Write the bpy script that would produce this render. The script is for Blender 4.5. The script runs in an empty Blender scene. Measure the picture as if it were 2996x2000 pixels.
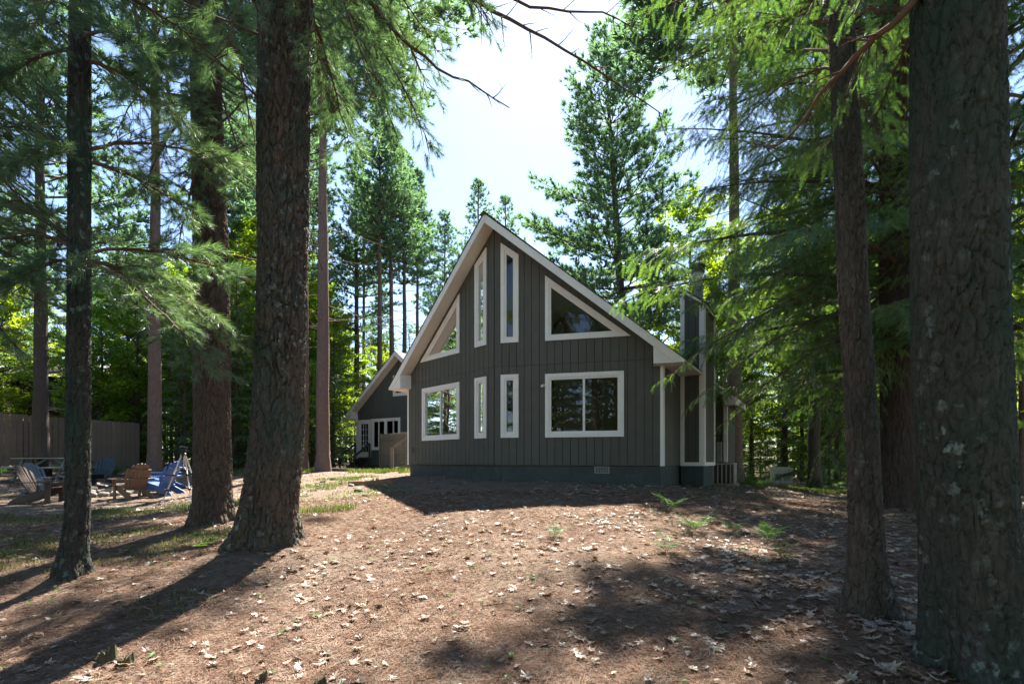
import bpy, math, random
import numpy as np
from mathutils import Vector, Matrix

# ------------------------------------------------------------------ camera, sky, sun, exposure
S = bpy.context.scene
C = S.collection
EYE = 1.35            # camera height above the ground beneath it
F = 1500.0            # focal length in photograph pixels (2996 wide)
HX, HY = 1498.0, 1345.0
cam = bpy.data.cameras.new('camera')
cam.sensor_width = 36.0
cam.lens = 36.0 * F / 2996.0
cam.shift_y = (HY - 1000.0) / 2996.0
cam.clip_start = 0.05
cam.clip_end = 900.0
cam_o = bpy.data.objects.new('camera', cam)
cam_o.location = (0, 0, EYE)
cam_o.rotation_euler = (math.radians(90), 0, 0)
C.objects.link(cam_o)
S.camera = cam_o

SUN_EL = 52.0
SUN_AZ = 5.5          # degrees from +Y towards +X
world = bpy.data.worlds.new('World')
S.world = world
world.use_nodes = True
wn = world.node_tree
wn.nodes.clear()
sky = wn.nodes.new('ShaderNodeTexSky')
sky.sky_type = 'NISHITA'
sky.sun_disc = False
sky.sun_elevation = math.radians(SUN_EL)
sky.sun_rotation = math.radians(SUN_AZ)
sky.air_density = 0.85
sky.dust_density = 0.25
sky.ozone_density = 1.2
bg = wn.nodes.new('ShaderNodeBackground')
bg.inputs['Strength'].default_value = 0.062
wo = wn.nodes.new('ShaderNodeOutputWorld')
wn.links.new(sky.outputs[0], bg.inputs[0])
wn.links.new(bg.outputs[0], wo.inputs[0])

sun = bpy.data.lights.new('sun', 'SUN')
sun.energy = 4.9
sun.angle = math.radians(0.55)
sun.color = (1.0, 0.93, 0.82)
sun_o = bpy.data.objects.new('sun', sun)
az, el = math.radians(SUN_AZ), math.radians(SUN_EL)
sdir = Vector((math.sin(az) * math.cos(el), math.cos(az) * math.cos(el), math.sin(el)))
sun_o.rotation_euler = (-sdir).to_track_quat('-Z', 'Y').to_euler()
sun_o.location = sdir * 60
C.objects.link(sun_o)

S.view_settings.view_transform = 'Standard'
S.view_settings.look = 'None'
S.view_settings.exposure = 2.5
S.view_settings.gamma = 1.0
S.view_settings.use_curve_mapping = False
S.render.engine = 'CYCLES'
S.cycles.use_denoising = True
S.cycles.max_bounces = 6
S.cycles.diffuse_bounces = 4
S.cycles.glossy_bounces = 3
S.cycles.transmission_bounces = 5
S.cycles.transparent_max_bounces = 8
S.cycles.caustics_reflective = False
S.cycles.caustics_refractive = False
S.cycles.sample_clamp_indirect = 6.0

# ------------------------------------------------------------------ helpers
def P(px, py, Y):
    """photograph pixel + distance -> world point"""
    return Vector(((px - HX) / F * Y, Y, EYE + (HY - py) / F * Y))

def unit(v):
    return v / np.maximum(np.linalg.norm(v, axis=-1, keepdims=True), 1e-9)

class Geo:
    """collects vertices and faces (numpy) and links them as ONE mesh"""
    def __init__(s):
        s.v = []; s.f = []; s.n = 0
    def add(s, V, Fc, m=0):
        V = np.asarray(V, dtype=np.float64).reshape(-1, 3)
        if isinstance(Fc, list) and len({len(q) for q in Fc}) > 1:
            by = {}
            for q in Fc: by.setdefault(len(q), []).append(q)
            first = True
            for k, fs in by.items():
                s.f.append((np.asarray(fs, dtype=np.int64) + s.n, m))
        else:
            s.f.append((np.asarray(Fc, dtype=np.int64) + s.n, m))
        s.v.append(V); s.n += len(V)
        return s
    def box(s, c, d, rot=None, m=0):
        x, y, z = d[0] / 2, d[1] / 2, d[2] / 2
        V = np.array([[-x,-y,-z],[x,-y,-z],[x,y,-z],[-x,y,-z],[-x,-y,z],[x,-y,z],[x,y,z],[-x,y,z]])
        if rot is not None:
            V = V @ np.array(rot.to_3x3() if hasattr(rot, 'to_3x3') else rot).T
        V = V + np.array(c)
        return s.add(V, [[0,3,2,1],[4,5,6,7],[0,1,5,4],[1,2,6,5],[2,3,7,6],[3,0,4,7]], m)
    def bbox(s, lo, hi, m=0):
        lo = np.array(lo, float); hi = np.array(hi, float)
        return s.box((lo + hi) / 2, hi - lo, None, m)
    def cham(s, c, d, b=0.006, rot=None, m=0):
        """box with chamfered long edges (octagonal section along its longest axis)"""
        ax = int(np.argmax(d)); o = [i for i in range(3) if i != ax]
        h = np.array(d) / 2.0
        b = min(b, h[o[0]] * .7, h[o[1]] * .7)
        a, e = h[o[0]], h[o[1]]
        sec = [(-a + b, -e), (a - b, -e), (a, -e + b), (a, e - b), (a - b, e), (-a + b, e), (-a, e - b), (-a, -e + b)]
        V = []
        for sg in (-1, 1):
            for p, q in sec:
                w = [0, 0, 0]; w[o[0]] = p; w[o[1]] = q; w[ax] = sg * h[ax]; V.append(w)
        V = np.array(V)
        if rot is not None:
            V = V @ np.array(rot.to_3x3() if hasattr(rot, 'to_3x3') else rot).T
        V = V + np.array(c)
        fs = [[i, (i + 1) % 8, 8 + (i + 1) % 8, 8 + i] for i in range(8)] + [list(range(7, -1, -1)), list(range(8, 16))]
        return s.add(V, fs, m)
    def bar(s, a, b, w, h=None, m=0, up=(0, 0, 1), cham=0.0):
        """rectangular bar from a to b"""
        a = Vector(a); b = Vector(b); d = b - a; L = d.length
        y = d.normalized(); z = Vector(up); x = y.cross(z)
        if x.length < 1e-4: x = y.cross(Vector((1, 0, 0)))
        x.normalize(); z = x.cross(y)
        M = Matrix((x, y, z)).transposed()
        if cham: return s.cham((a + b) / 2, (w, L, h or w), cham, M, m)
        return s.box((a + b) / 2, (w, L, h or w), M, m)
    def prism(s, poly, ext, m=0):
        """poly: list of 3D points (planar), ext: extrusion vector"""
        n = len(poly); p = np.array([list(q) for q in poly], float); e = np.array(list(ext), float)
        V = np.vstack([p, p + e])
        fs = [list(range(n - 1, -1, -1)), list(range(n, 2 * n))] + [[i, (i + 1) % n, n + (i + 1) % n, n + i] for i in range(n)]
        return s.add(V, fs, m)
    def tube(s, pts, rad, sides=8, m=0, cap=True):
        V, Fq = sweep(np.array([list(p) for p in pts], float), np.broadcast_to(np.array(rad, float), (len(pts),)), sides)
        s.add(V, Fq, m)
        if cap:
            n = len(pts)
            base = s.n - len(V)
            s.f.append((np.array([[base + i for i in range(sides - 1, -1, -1)]]), m))
            s.f.append((np.array([[base + (n - 1) * sides + i for i in range(sides)]]), m))
        return s
    def lathe(s, prof, c=(0, 0, 0), sides=16, m=0):
        """prof: list of (r, z)"""
        n = len(prof); th = np.linspace(0, 2 * math.pi, sides, endpoint=False)
        V = np.array([[r * math.cos(t) + c[0], r * math.sin(t) + c[1], z + c[2]] for r, z in prof for t in th])
        fs = [[i * sides + j, i * sides + (j + 1) % sides, (i + 1) * sides + (j + 1) % sides, (i + 1) * sides + j] for i in range(n - 1) for j in range(sides)]
        s.add(V, fs, m)
        base = s.n - len(V)
        s.f.append((np.array([[base + i for i in range(sides - 1, -1, -1)]]), m))
        s.f.append((np.array([[base + (n - 1) * sides + i for i in range(sides)]]), m))
        return s
    def mesh(s, name, mats, smooth=False):
        me = bpy.data.meshes.new(name)
        V = np.vstack(s.v) if s.v else np.zeros((0, 3))
        loops = np.concatenate([f.ravel() for f, m in s.f]).astype(np.int32)
        tot = np.concatenate([np.full(len(f), f.shape[1]) for f, m in s.f]).astype(np.int32)
        mi = np.concatenate([np.full(len(f), m) for f, m in s.f]).astype(np.int32)
        start = np.concatenate([[0], np.cumsum(tot)[:-1]]).astype(np.int32)
        me.vertices.add(len(V)); me.vertices.foreach_set('co', V.astype(np.float32).ravel())
        me.loops.add(len(loops)); me.loops.foreach_set('vertex_index', loops)
        me.polygons.add(len(tot)); me.polygons.foreach_set('loop_start', start); me.polygons.foreach_set('loop_total', tot)
        me.polygons.foreach_set('material_index', mi)
        if smooth is True: sm = np.ones(len(tot), bool)
        elif smooth is False: sm = np.zeros(len(tot), bool)
        else: sm = np.isin(mi, smooth)
        me.polygons.foreach_set('use_smooth', sm)
        for m in (mats if isinstance(mats, (list, tuple)) else [mats]): me.materials.append(m)
        me.update(calc_edges=True)
        return me
    def build(s, name, mats, parent=None, smooth=False):
        o = bpy.data.objects.new(name, s.mesh(name, mats, smooth))
        C.objects.link(o)
        if parent is not None: o.parent = parent
        return o

def sweep(P3, R, sides):
    n = len(P3)
    T = np.gradient(P3, axis=0); T = unit(T)
    ref = np.array([0.0, 0.0, 1.0])
    if abs(T[0] @ ref) > .9: ref = np.array([1.0, 0.0, 0.0])
    X = np.cross(T, ref)
    bad = np.linalg.norm(X, axis=1) < 1e-3
    X[bad] = np.array([0, 1, 0]); X = unit(X)
    for i in range(1, n):
        X[i] = X[i - 1] - T[i] * (X[i - 1] @ T[i]); X[i] /= max(np.linalg.norm(X[i]), 1e-9)
    B = np.cross(T, X)
    th = np.linspace(0, 2 * math.pi, sides, endpoint=False)
    V = P3[:, None, :] + (X[:, None, :] * np.cos(th)[None, :, None] + B[:, None, :] * np.sin(th)[None, :, None]) * R[:, None, None]
    i = np.arange(n - 1)[:, None] * sides; j = np.arange(sides)[None, :]; k = (np.arange(sides) + 1)[None, :] % sides
    Fq = np.stack([i + j, i + k, i + sides + k, i + sides + j], -1).reshape(-1, 4)
    return V.reshape(-1, 3), Fq[:, ::-1]

def frames(d, up=None, roll=None):
    """rotation matrices whose y column follows d"""
    d = unit(np.asarray(d, float))
    if up is None: up = np.tile(np.array([0.0, 0, 1.0]), (len(d), 1))
    x = np.cross(d, up); l = np.linalg.norm(x, axis=1, keepdims=True)
    x = np.where(l < 1e-3, np.array([[1.0, 0, 0]]), x); x = unit(x)
    z = np.cross(x, d)
    if roll is not None:
        c, s = np.cos(roll)[:, None], np.sin(roll)[:, None]
        x, z = x * c + z * s, z * c - x * s
    return np.stack([x, d, z], -1)

def scatter(geo, tv, tf, pos, R, sc, m=0):
    """place a template (tv, tf) at many positions"""
    pos = np.asarray(pos, float); n = len(pos); k = len(tv)
    if n == 0: return
    sc = np.broadcast_to(np.asarray(sc, float), (n,))
    V = np.einsum('nij,kj->nki', R, tv) * sc[:, None, None] + pos[:, None, :]
    Fc = tf[None] + (np.arange(n) * k)[:, None, None]
    geo.add(V.reshape(-1, 3), Fc.reshape(-1, tf.shape[1]), m)

def tag(o, label=None, cat=None, group=None, kind=None):
    if label: o['label'] = label
    if cat: o['category'] = cat
    if group: o['group'] = group
    if kind: o['kind'] = kind
    return o

def thing(name, label, cat, loc=(0, 0, 0), rz=0.0, group=None):
    o = bpy.data.objects.new(name, None)
    o.empty_display_size = .2
    C.objects.link(o)
    o.location = loc; o.rotation_euler = (0, 0, rz)
    return tag(o, label, cat, group)

def link_mesh(name, me, parent=None):
    o = bpy.data.objects.new(name, me); C.objects.link(o)
    if parent is not None: o.parent = parent
    return o

# numpy noise -------------------------------------------------------------
def _hash(i, j, seed):
    i = i.astype(np.int64); j = j.astype(np.int64)
    h = (i * 374761393 + j * 668265263 + seed * 1442695041) & 0xFFFFFFFF
    h = ((h ^ (h >> 13)) * 1274126177) & 0xFFFFFFFF
    h = (h ^ (h >> 16)) & 0xFFFFFFFF
    return h / 4294967295.0

def vnoise(x, y, seed=0, per=None):
    xi = np.floor(x); yi = np.floor(y); fx = x - xi; fy = y - yi
    fx = fx * fx * (3 - 2 * fx); fy = fy * fy * (3 - 2 * fy)
    w = (lambda a: a % per) if per else (lambda a: a)
    a = _hash(w(xi), yi, seed); b = _hash(w(xi + 1), yi, seed); c = _hash(w(xi), yi + 1, seed); d = _hash(w(xi + 1), yi + 1, seed)
    return (a * (1 - fx) + b * fx) * (1 - fy) + (c * (1 - fx) + d * fx) * fy

def worley(x, y, per, seed=0):
    """F2-F1 and F1 with period per in x"""
    xi = np.floor(x); yi = np.floor(y)
    f1 = np.full(x.shape, 9.0); f2 = np.full(x.shape, 9.0)
    for di in (-1, 0, 1):
        for dj in (-1, 0, 1):
            cx = xi + di; cy = yi + dj
            hx = _hash(cx % per, cy, seed); hy = _hash(cx % per, cy, seed + 17)
            d = np.hypot(cx + hx - x, cy + hy - y)
            f2 = np.minimum(f2, np.maximum(f1, d)); f1 = np.minimum(f1, d)
    return f2 - f1, f1

# ------------------------------------------------------------------ ground shape
_ctrl = [(0,2.5,-1.34),(2.2,2.3,-1.33),(-2.5,3,-1.35),(-5,2.5,-1.42),(5,2.5,-1.25),(0,0,-1.36),(0,-8,-1.5),(-10,-5,-1.6),(10,-5,-1.4),
 (2.52,3.64,-1.10),(-2.92,6.05,-1.03),(-4.81,8.2,-1.05),(-4.45,5.1,-1.2),(0.5,5,-1.1),(3.5,6.5,-1.0),
 (-11.5,13,-1.08),(-8.5,13.5,-1.06),(-13,16.5,-.92),(-9.5,16,-.88),(-15.8,21.7,-.42),(-19,17.5,-.4),(-9,30,-.58),(-7,24,-.53),
 (-3.37,16.85,-.47),(-.475,13.7,-.54),(3.69,12.61,-.66),(-.9,7.6,-.82),(1.5,9.5,-.72),(-3,10.5,-.78),(-5.5,11,-.95),(-4.5,17,-.53),
 (7.6,18,-.79),(12,22,-1.03),(8.5,14,-.95),(7.46,10,-.98),(12,12,-1.05),(5,9,-.86),
 (-13.2,19,-.55),(-8.1,22,-.5),(0,22,-.5),(8,26,-.85),(-30,30,-.3),(30,30,-1.3),(0,45,-.5),(-40,60,-.2),(40,60,-1.4),(0,100,-.4),
 (-120,120,0.2),(120,120,-1.5),(0,220,0),(-60,0,-1.5),(60,0,-1.6),(-120,-60,-2),(120,-60,-2),(0,-80,-2)]
_cp = np.array(_ctrl)
def _rk(d2): return np.sqrt(d2 + 2.0)
_A = _rk(((_cp[:, None, :2] - _cp[None, :, :2]) ** 2).sum(-1)) - np.eye(len(_cp)) * 0.25
_n = len(_cp)
_M = np.zeros((_n + 1, _n + 1)); _M[:_n, :_n] = _A; _M[:_n, _n] = 1; _M[_n, :_n] = 1
_W = np.linalg.solve(_M, np.append(_cp[:, 2], 0))
def gzv(x, y):
    x = np.asarray(x, float); y = np.asarray(y, float); sh = x.shape
    xf = x.ravel(); yf = y.ravel(); out = np.empty(len(xf))
    for i in range(0, len(xf), 20000):
        q = slice(i, i + 20000)
        out[q] = _rk((xf[q, None] - _cp[None, :, 0]) ** 2 + (yf[q, None] - _cp[None, :, 1]) ** 2) @ _W[:_n] + _W[_n]
    z = out.reshape(sh) + EYE
    z = z + (vnoise(x * .9, y * .9, 3) - .5) * .05 + (vnoise(x * 2.7, y * 2.7, 5) - .5) * .022
    for bx_, by_, br_ in ((-4.42, 5.1, .35), (-4.79, 8.2, .6), (-2.9, 6.05, .65), (2.54, 3.64, .4), (2.64, 2.9, .6), (7.5, 10, .8)):
        z = z + .06 * np.exp(-((x - bx_) ** 2 + (y - by_) ** 2) / (br_ * br_)) * (.6 + .8 * vnoise(x * 4, y * 4, 12))
    return z
def gz(x, y): return float(gzv(np.array([x]), np.array([y]))[0])
def on(px, Y, dz=0.0):
    x = (px - HX) / F * Y
    return Vector((x, Y, gz(x, Y) + dz))
# ------------------------------------------------------------------ materials
def nt(name):
    m = bpy.data.materials.new(name); m.use_nodes = True
    t = m.node_tree; t.nodes.clear()
    return m, t
def N(t, k, **kw):
    n = t.nodes.new(k)
    for a, b in kw.items():
        if a.startswith('i_'): n.inputs[a[2:].replace('_', ' ')].default_value = b
        else: setattr(n, a, b)
    return n
def ramp(t, fac, stops):
    r = t.nodes.new('ShaderNodeValToRGB')
    e = r.color_ramp.elements
    while len(e) < len(stops): e.new(.5)
    for k, (p, c) in enumerate(stops):
        e[k].position = p; e[k].color = (*c, 1) if len(c) == 3 else c
    t.links.new(fac, r.inputs[0]); return r.outputs[0]
def mixc(t, fac, a, b, mode='MIX'):
    n = t.nodes.new('ShaderNodeMix'); n.data_type = 'RGBA'; n.blend_type = mode
    for sock, v in ((n.inputs[0], fac), (n.inputs[6], a), (n.inputs[7], b)):
        if hasattr(v, 'links'): t.links.new(v, sock)
        elif isinstance(v, (int, float)): sock.default_value = v
        else: sock.default_value = (*v, 1)
    return n.outputs[2]
def noise(t, vec, scale, detail=4, rough=.55, dist=0.0):
    n = N(t, 'ShaderNodeTexNoise'); n.inputs['Scale'].default_value = scale; n.inputs['Detail'].default_value = detail
    n.inputs['Roughness'].default_value = rough; n.inputs['Distortion'].default_value = dist
    if vec is not None: t.links.new(vec, n.inputs['Vector'])
    return n.outputs['Fac']
def mapping(t, vec, scale=(1, 1, 1), rot=(0, 0, 0), loc=(0, 0, 0)):
    n = N(t, 'ShaderNodeMapping'); n.inputs['Scale'].default_value = scale; n.inputs['Rotation'].default_value = rot; n.inputs['Location'].default_value = loc
    t.links.new(vec, n.inputs['Vector']); return n.outputs[0]
def coord(t, which='Object'):
    return N(t, 'ShaderNodeTexCoord').outputs[which]
def bump(t, h, strength=.4, dist=.01):
    b = N(t, 'ShaderNodeBump'); b.inputs['Strength'].default_value = strength; b.inputs['Distance'].default_value = dist
    t.links.new(h, b.inputs['Height']); return b.outputs[0]
def finish(m, t, col, rough=.7, nor=None, spec=.3, metal=0.0):
    p = N(t, 'ShaderNodeBsdfPrincipled')
    for s, v in (('Base Color', col), ('Roughness', rough), ('Metallic', metal), ('Specular IOR Level', spec)):
        if hasattr(v, 'links'): t.links.new(v, p.inputs[s])
        elif s == 'Base Color': p.inputs[s].default_value = (*v, 1)
        else: p.inputs[s].default_value = v
    if nor is not None: t.links.new(nor, p.inputs['Normal'])
    o = N(t, 'ShaderNodeOutputMaterial'); t.links.new(p.outputs[0], o.inputs[0]); return m

def painted(name, col, var=.12, rough=.6, scale=6.0, grain=None, spec=.25, bumps=.15, perobj=.0):
    """painted or plain surface with mottling, fine grain and slight difference from piece to piece"""
    m, t = nt(name); co = coord(t)
    a = noise(t, co, scale, 5); g = noise(t, mapping(t, co, grain or (40, 40, 4)), 1.0, 5, .7)
    lo = tuple(c * (1 - var) for c in col); hi = tuple(min(1, c * (1 + var)) for c in col)
    c1 = ramp(t, a, [(.3, lo), (.7, hi)])
    c2 = mixc(t, .25, c1, ramp(t, g, [(.3, tuple(c * .78 for c in col)), (.7, tuple(min(1, c * 1.15) for c in col))]))
    if perobj:
        oi = N(t, 'ShaderNodeObjectInfo').outputs['Random']
        hv = N(t, 'ShaderNodeHueSaturation'); mr = N(t, 'ShaderNodeMapRange')
        mr.inputs['To Min'].default_value = 1 - perobj; mr.inputs['To Max'].default_value = 1 + perobj
        t.links.new(oi, mr.inputs['Value']); t.links.new(mr.outputs[0], hv.inputs['Value']); t.links.new(c2, hv.inputs['Color']); c2 = hv.outputs[0]
    return finish(m, t, c2, rough, bump(t, g, bumps, .004), spec)

def bark_mat(name, base, dark, lich=(.30, .34, .27), lich_amt=.5, moss=None, scale=1.0):
    m, t = nt(name); co = coord(t)
    big = noise(t, mapping(t, co, (3, 3, 1.0)), 1.0 * scale, 4)
    fine = noise(t, mapping(t, co, (26, 26, 7)), 1.0 * scale, 8, .7)
    scales = N(t, 'ShaderNodeTexVoronoi'); scales.feature = 'DISTANCE_TO_EDGE'
    t.links.new(mapping(t, co, (22 * scale, 22 * scale, 8 * scale)), scales.inputs['Vector']); scales.inputs['Scale'].default_value = 1.0
    c = ramp(t, fine, [(.25, dark), (.5, base), (.78, tuple(min(1, v * 1.55) for v in base))])
    c = mixc(t, ramp(t, big, [(.35, (0, 0, 0)), (.65, (.55, .55, .55))]), c, tuple(v * .75 for v in base))
    if moss:
        mm = noise(t, mapping(t, co, (1.6, 1.6, .8), loc=(3, 1, 0)), 1.4, 6, .7)
        c = mixc(t, ramp(t, mm, [(.42, (0, 0, 0)), (.62, (.8, .8, .8))]), c, moss)
    if lich_amt > 0:
        v = N(t, 'ShaderNodeTexVoronoi'); v.inputs['Scale'].default_value = 13.0; v.inputs['Randomness'].default_value = 1.0
        wob = noise(t, co, 30, 4, .7)
        mv = N(t, 'ShaderNodeVectorMath', operation='ADD'); sc = N(t, 'ShaderNodeVectorMath', operation='SCALE'); sc.inputs['Scale'].default_value = .07
        nn = N(t, 'ShaderNodeTexNoise'); nn.inputs['Scale'].default_value = 28; t.links.new(co, nn.inputs['Vector'])
        t.links.new(nn.outputs['Color'], sc.inputs[0]); t.links.new(mapping(t, co, (1, 1, .75)), mv.inputs[0]); t.links.new(sc.outputs[0], mv.inputs[1])
        t.links.new(mv.outputs[0], v.inputs['Vector'])
        pres = noise(t, mapping(t, co, (2.2, 2.2, .9), loc=(7, 3, 1)), 1.0, 4)
        d = N(t, 'ShaderNodeMath', operation='MULTIPLY')
        t.links.new(ramp(t, v.outputs['Distance'], [(.22, (1, 1, 1)), (.34, (0, 0, 0))]), d.inputs[0])
        t.links.new(ramp(t, pres, [(.66 - .18 * lich_amt, (0, 0, 0)), (.76 - .14 * lich_amt, (1, 1, 1))]), d.inputs[1])
        e = N(t, 'ShaderNodeMath', operation='MULTIPLY'); t.links.new(d.outputs[0], e.inputs[0])
        t.links.new(ramp(t, wob, [(.3, (.1, .1, .1)), (.6, (.85, .85, .85))]), e.inputs[1])
        c = mixc(t, e.outputs[0], c, lich)
    hsum = N(t, 'ShaderNodeMath', operation='ADD'); t.links.new(fine, hsum.inputs[0])
    t.links.new(ramp(t, scales.outputs['Distance'], [(.0, (0, 0, 0)), (.14, (.5, .5, .5))]), hsum.inputs[1])
    return finish(m, t, c, .92, bump(t, hsum.outputs[0], 1.0, .02), .1)

def leaf_mat(name, cols, trans=.5, tcol=None, rough=.55, spec=.25, scale=.9, gloss=.07):
    """foliage: per-clump and per-piece colour, light passing through"""
    m, t = nt(name); co = coord(t); geo = N(t, 'ShaderNodeNewGeometry')
    a = noise(t, co, scale, 3)
    c = ramp(t, a, [(.3, cols[0]), (.52, cols[1]), (.72, cols[2])])
    rnd = geo.outputs['Random Per Island']
    hv = N(t, 'ShaderNodeHueSaturation'); mr = N(t, 'ShaderNodeMapRange'); mr.inputs['To Min'].default_value = .62; mr.inputs['To Max'].default_value = 1.38
    oi0 = N(t, 'ShaderNodeObjectInfo'); fr0 = N(t, 'ShaderNodeMath', operation='ADD'); t.links.new(rnd, fr0.inputs[0]); t.links.new(oi0.outputs['Random'], fr0.inputs[1])
    fr1 = N(t, 'ShaderNodeMath', operation='FRACT'); t.links.new(fr0.outputs[0], fr1.inputs[0]); t.links.new(fr1.outputs[0], mr.inputs['Value']); t.links.new(mr.outputs[0], hv.inputs['Value']); t.links.new(c, hv.inputs['Color'])
    mh = N(t, 'ShaderNodeMapRange'); mh.inputs['To Min'].default_value = .485; mh.inputs['To Max'].default_value = .515
    oi = N(t, 'ShaderNodeObjectInfo'); t.links.new(oi.outputs['Random'], mh.inputs['Value']); t.links.new(mh.outputs[0], hv.inputs['Hue'])
    col = hv.outputs[0]
    d = N(t, 'ShaderNodeBsdfDiffuse'); t.links.new(col, d.inputs[0])
    tr = N(t, 'ShaderNodeBsdfTranslucent')
    t.links.new(mixc(t, 1.0, col, tcol or (1.6, 1.75, .55), 'MULTIPLY'), tr.inputs[0])
    mx = N(t, 'ShaderNodeMixShader'); mx.inputs[0].default_value = trans
    t.links.new(d.outputs[0], mx.inputs[1]); t.links.new(tr.outputs[0], mx.inputs[2])
    gl = N(t, 'ShaderNodeBsdfGlossy'); gl.inputs['Roughness'].default_value = rough * .75; gl.inputs[0].default_value = (.9, .95, 1, 1)
    m2 = N(t, 'ShaderNodeMixShader'); m2.inputs[0].default_value = gloss
    t.links.new(mx.outputs[0], m2.inputs[1]); t.links.new(gl.outputs[0], m2.inputs[2])
    o = N(t, 'ShaderNodeOutputMaterial'); t.links.new(m2.outputs[0], o.inputs[0])
    return m

def glass_mat(name, tint=(.82, .86, .86), ior=1.45):
    m, t = nt(name)
    tr = N(t, 'ShaderNodeBsdfTransparent'); tr.inputs[0].default_value = (*tint, 1)
    gl = N(t, 'ShaderNodeBsdfGlossy'); gl.inputs['Roughness'].default_value = .01; gl.inputs[0].default_value = (.95, .97, 1, 1)
    w = noise(t, coord(t), 1.6, 2)
    fr = N(t, 'ShaderNodeFresnel'); fr.inputs['IOR'].default_value = ior
    t.links.new(bump(t, w, .004, .02), gl.inputs['Normal'])
    mx = N(t, 'ShaderNodeMixShader'); t.links.new(fr.outputs[0], mx.inputs[0]); t.links.new(tr.outputs[0], mx.inputs[1]); t.links.new(gl.outputs[0], mx.inputs[2])
    o = N(t, 'ShaderNodeOutputMaterial'); t.links.new(mx.outputs[0], o.inputs[0]); return m

def ground_mat():
    m, t = nt('forest_floor'); co = coord(t)
    # reddish needle litter: three crossing sets of fine streaks
    n1 = noise(t, mapping(t, co, (14, 95, 20), (0, 0, .5)), 1.0, 5, .7, .8)
    n2 = noise(t, mapping(t, co, (90, 16, 20), (0, 0, .9)), 1.0, 5, .7, .8)
    n3 = noise(t, mapping(t, co, (20, 110, 20), (0, 0, -.8)), 1.0, 5, .7, .8)
    s = N(t, 'ShaderNodeMath', operation='ADD'); t.links.new(n1, s.inputs[0]); t.links.new(n2, s.inputs[1])
    s2 = N(t, 'ShaderNodeMath', operation='MULTIPLY_ADD'); t.links.new(s.outputs[0], s2.inputs[0]); s2.inputs[1].default_value = .36
    s3 = N(t, 'ShaderNodeMath', operation='MULTIPLY'); t.links.new(n3, s3.inputs[0]); s3.inputs[1].default_value = .28; t.links.new(s3.outputs[0], s2.inputs[2])
    streak = s2.outputs[0]
    litter = ramp(t, streak, [(.34, (.036, .025, .018)), (.46, (.135, .096, .07)), (.56, (.235, .178, .134)), (.70, (.41, .34, .275))])
    big = noise(t, co, .55, 5, .6)
    litter = mixc(t, ramp(t, big, [(.38, (0, 0, 0)), (.66, (.6, .6, .6))]), litter, ramp(t, streak, [(.36, (.055, .041, .033)), (.52, (.205, .16, .13)), (.66, (.40, .345, .29))]))
    # bare sandy soil in front of the house and along the path to the side building
    sep = N(t, 'ShaderNodeSeparateXYZ'); t.links.new(co, sep.inputs[0])
    def blob(cx, cy, rx, ry, lo=.35, hi=1.0):
        mp = mapping(t, co, (1 / rx, 1 / ry, 0), (0, 0, 0), (-cx / rx, -cy / ry, 0))
        ln = N(t, 'ShaderNodeVectorMath', operation='LENGTH'); t.links.new(mp, ln.inputs[0])
        ad = N(t, 'ShaderNodeMath', operation='MULTIPLY_ADD'); t.links.new(noise(t, co, 1.7, 6, .65), ad.inputs[0]); ad.inputs[1].default_value = 1.1
        t.links.new(ln.outputs['Value'], ad.inputs[2])
        return ramp(t, ad.outputs[0], [(.0, (1, 1, 1)), (lo + .45, (1, 1, 1)), (hi + .45, (0, 0, 0))])
    sand = ramp(t, noise(t, co, 9, 7, .7), [(.3, (.14, .115, .09)), (.6, (.24, .21, .175)), (.8, (.31, .285, .245))])
    c = mixc(t, mixc(t, 1.0, blob(.2, 9.2, 3.2, 2.2, .1, 1.05), (.85, .85, .85), 'MULTIPLY'), litter, sand)
    c = mixc(t, mixc(t, 1.0, blob(-6, 17, 4.0, 4.5, .2, 1.0), (.55, .55, .55), 'MULTIPLY'), c, ramp(t, noise(t, co, 7, 7, .7), [(.3, (.15, .11, .078)), (.6, (.26, .205, .155)), (.8, (.34, .29, .235))]))
    # thin turf
    grass = ramp(t, noise(t, mapping(t, co, (60, 60, 10)), 1.0, 5, .7), [(.3, (.035, .055, .016)), (.55, (.10, .14, .045)), (.75, (.22, .22, .10))])
    for (cx, cy, rx, ry) in ((-7, 6.6, 3.6, 2.2), (-7.5, 11.2, 3.2, 1.1), (10.5, 15.5, 3.0, 2.4), (-8, 25, 6, 3.2), (-22, 24, 9, 7)):
        c = mixc(t, mixc(t, 1.0, blob(cx, cy, rx, ry, .05, .95), (.7, .7, .7), 'MULTIPLY'), c, grass)
    far = blob(0, 34, 200, 20, .0, .1)
    h = N(t, 'ShaderNodeMath', operation='ADD'); t.links.new(streak, h.inputs[0]); t.links.new(noise(t, co, 22, 6, .7), h.inputs[1])
    patch = noise(t, co, 2.6, 6, .65)
    c = mixc(t, ramp(t, patch, [(.46, (0, 0, 0)), (.66, (.45, .45, .45))]), c, (.06, .038, .026))
    return finish(m, t, c, .95, bump(t, h.outputs[0], 1.0, .035), .08)

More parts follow.
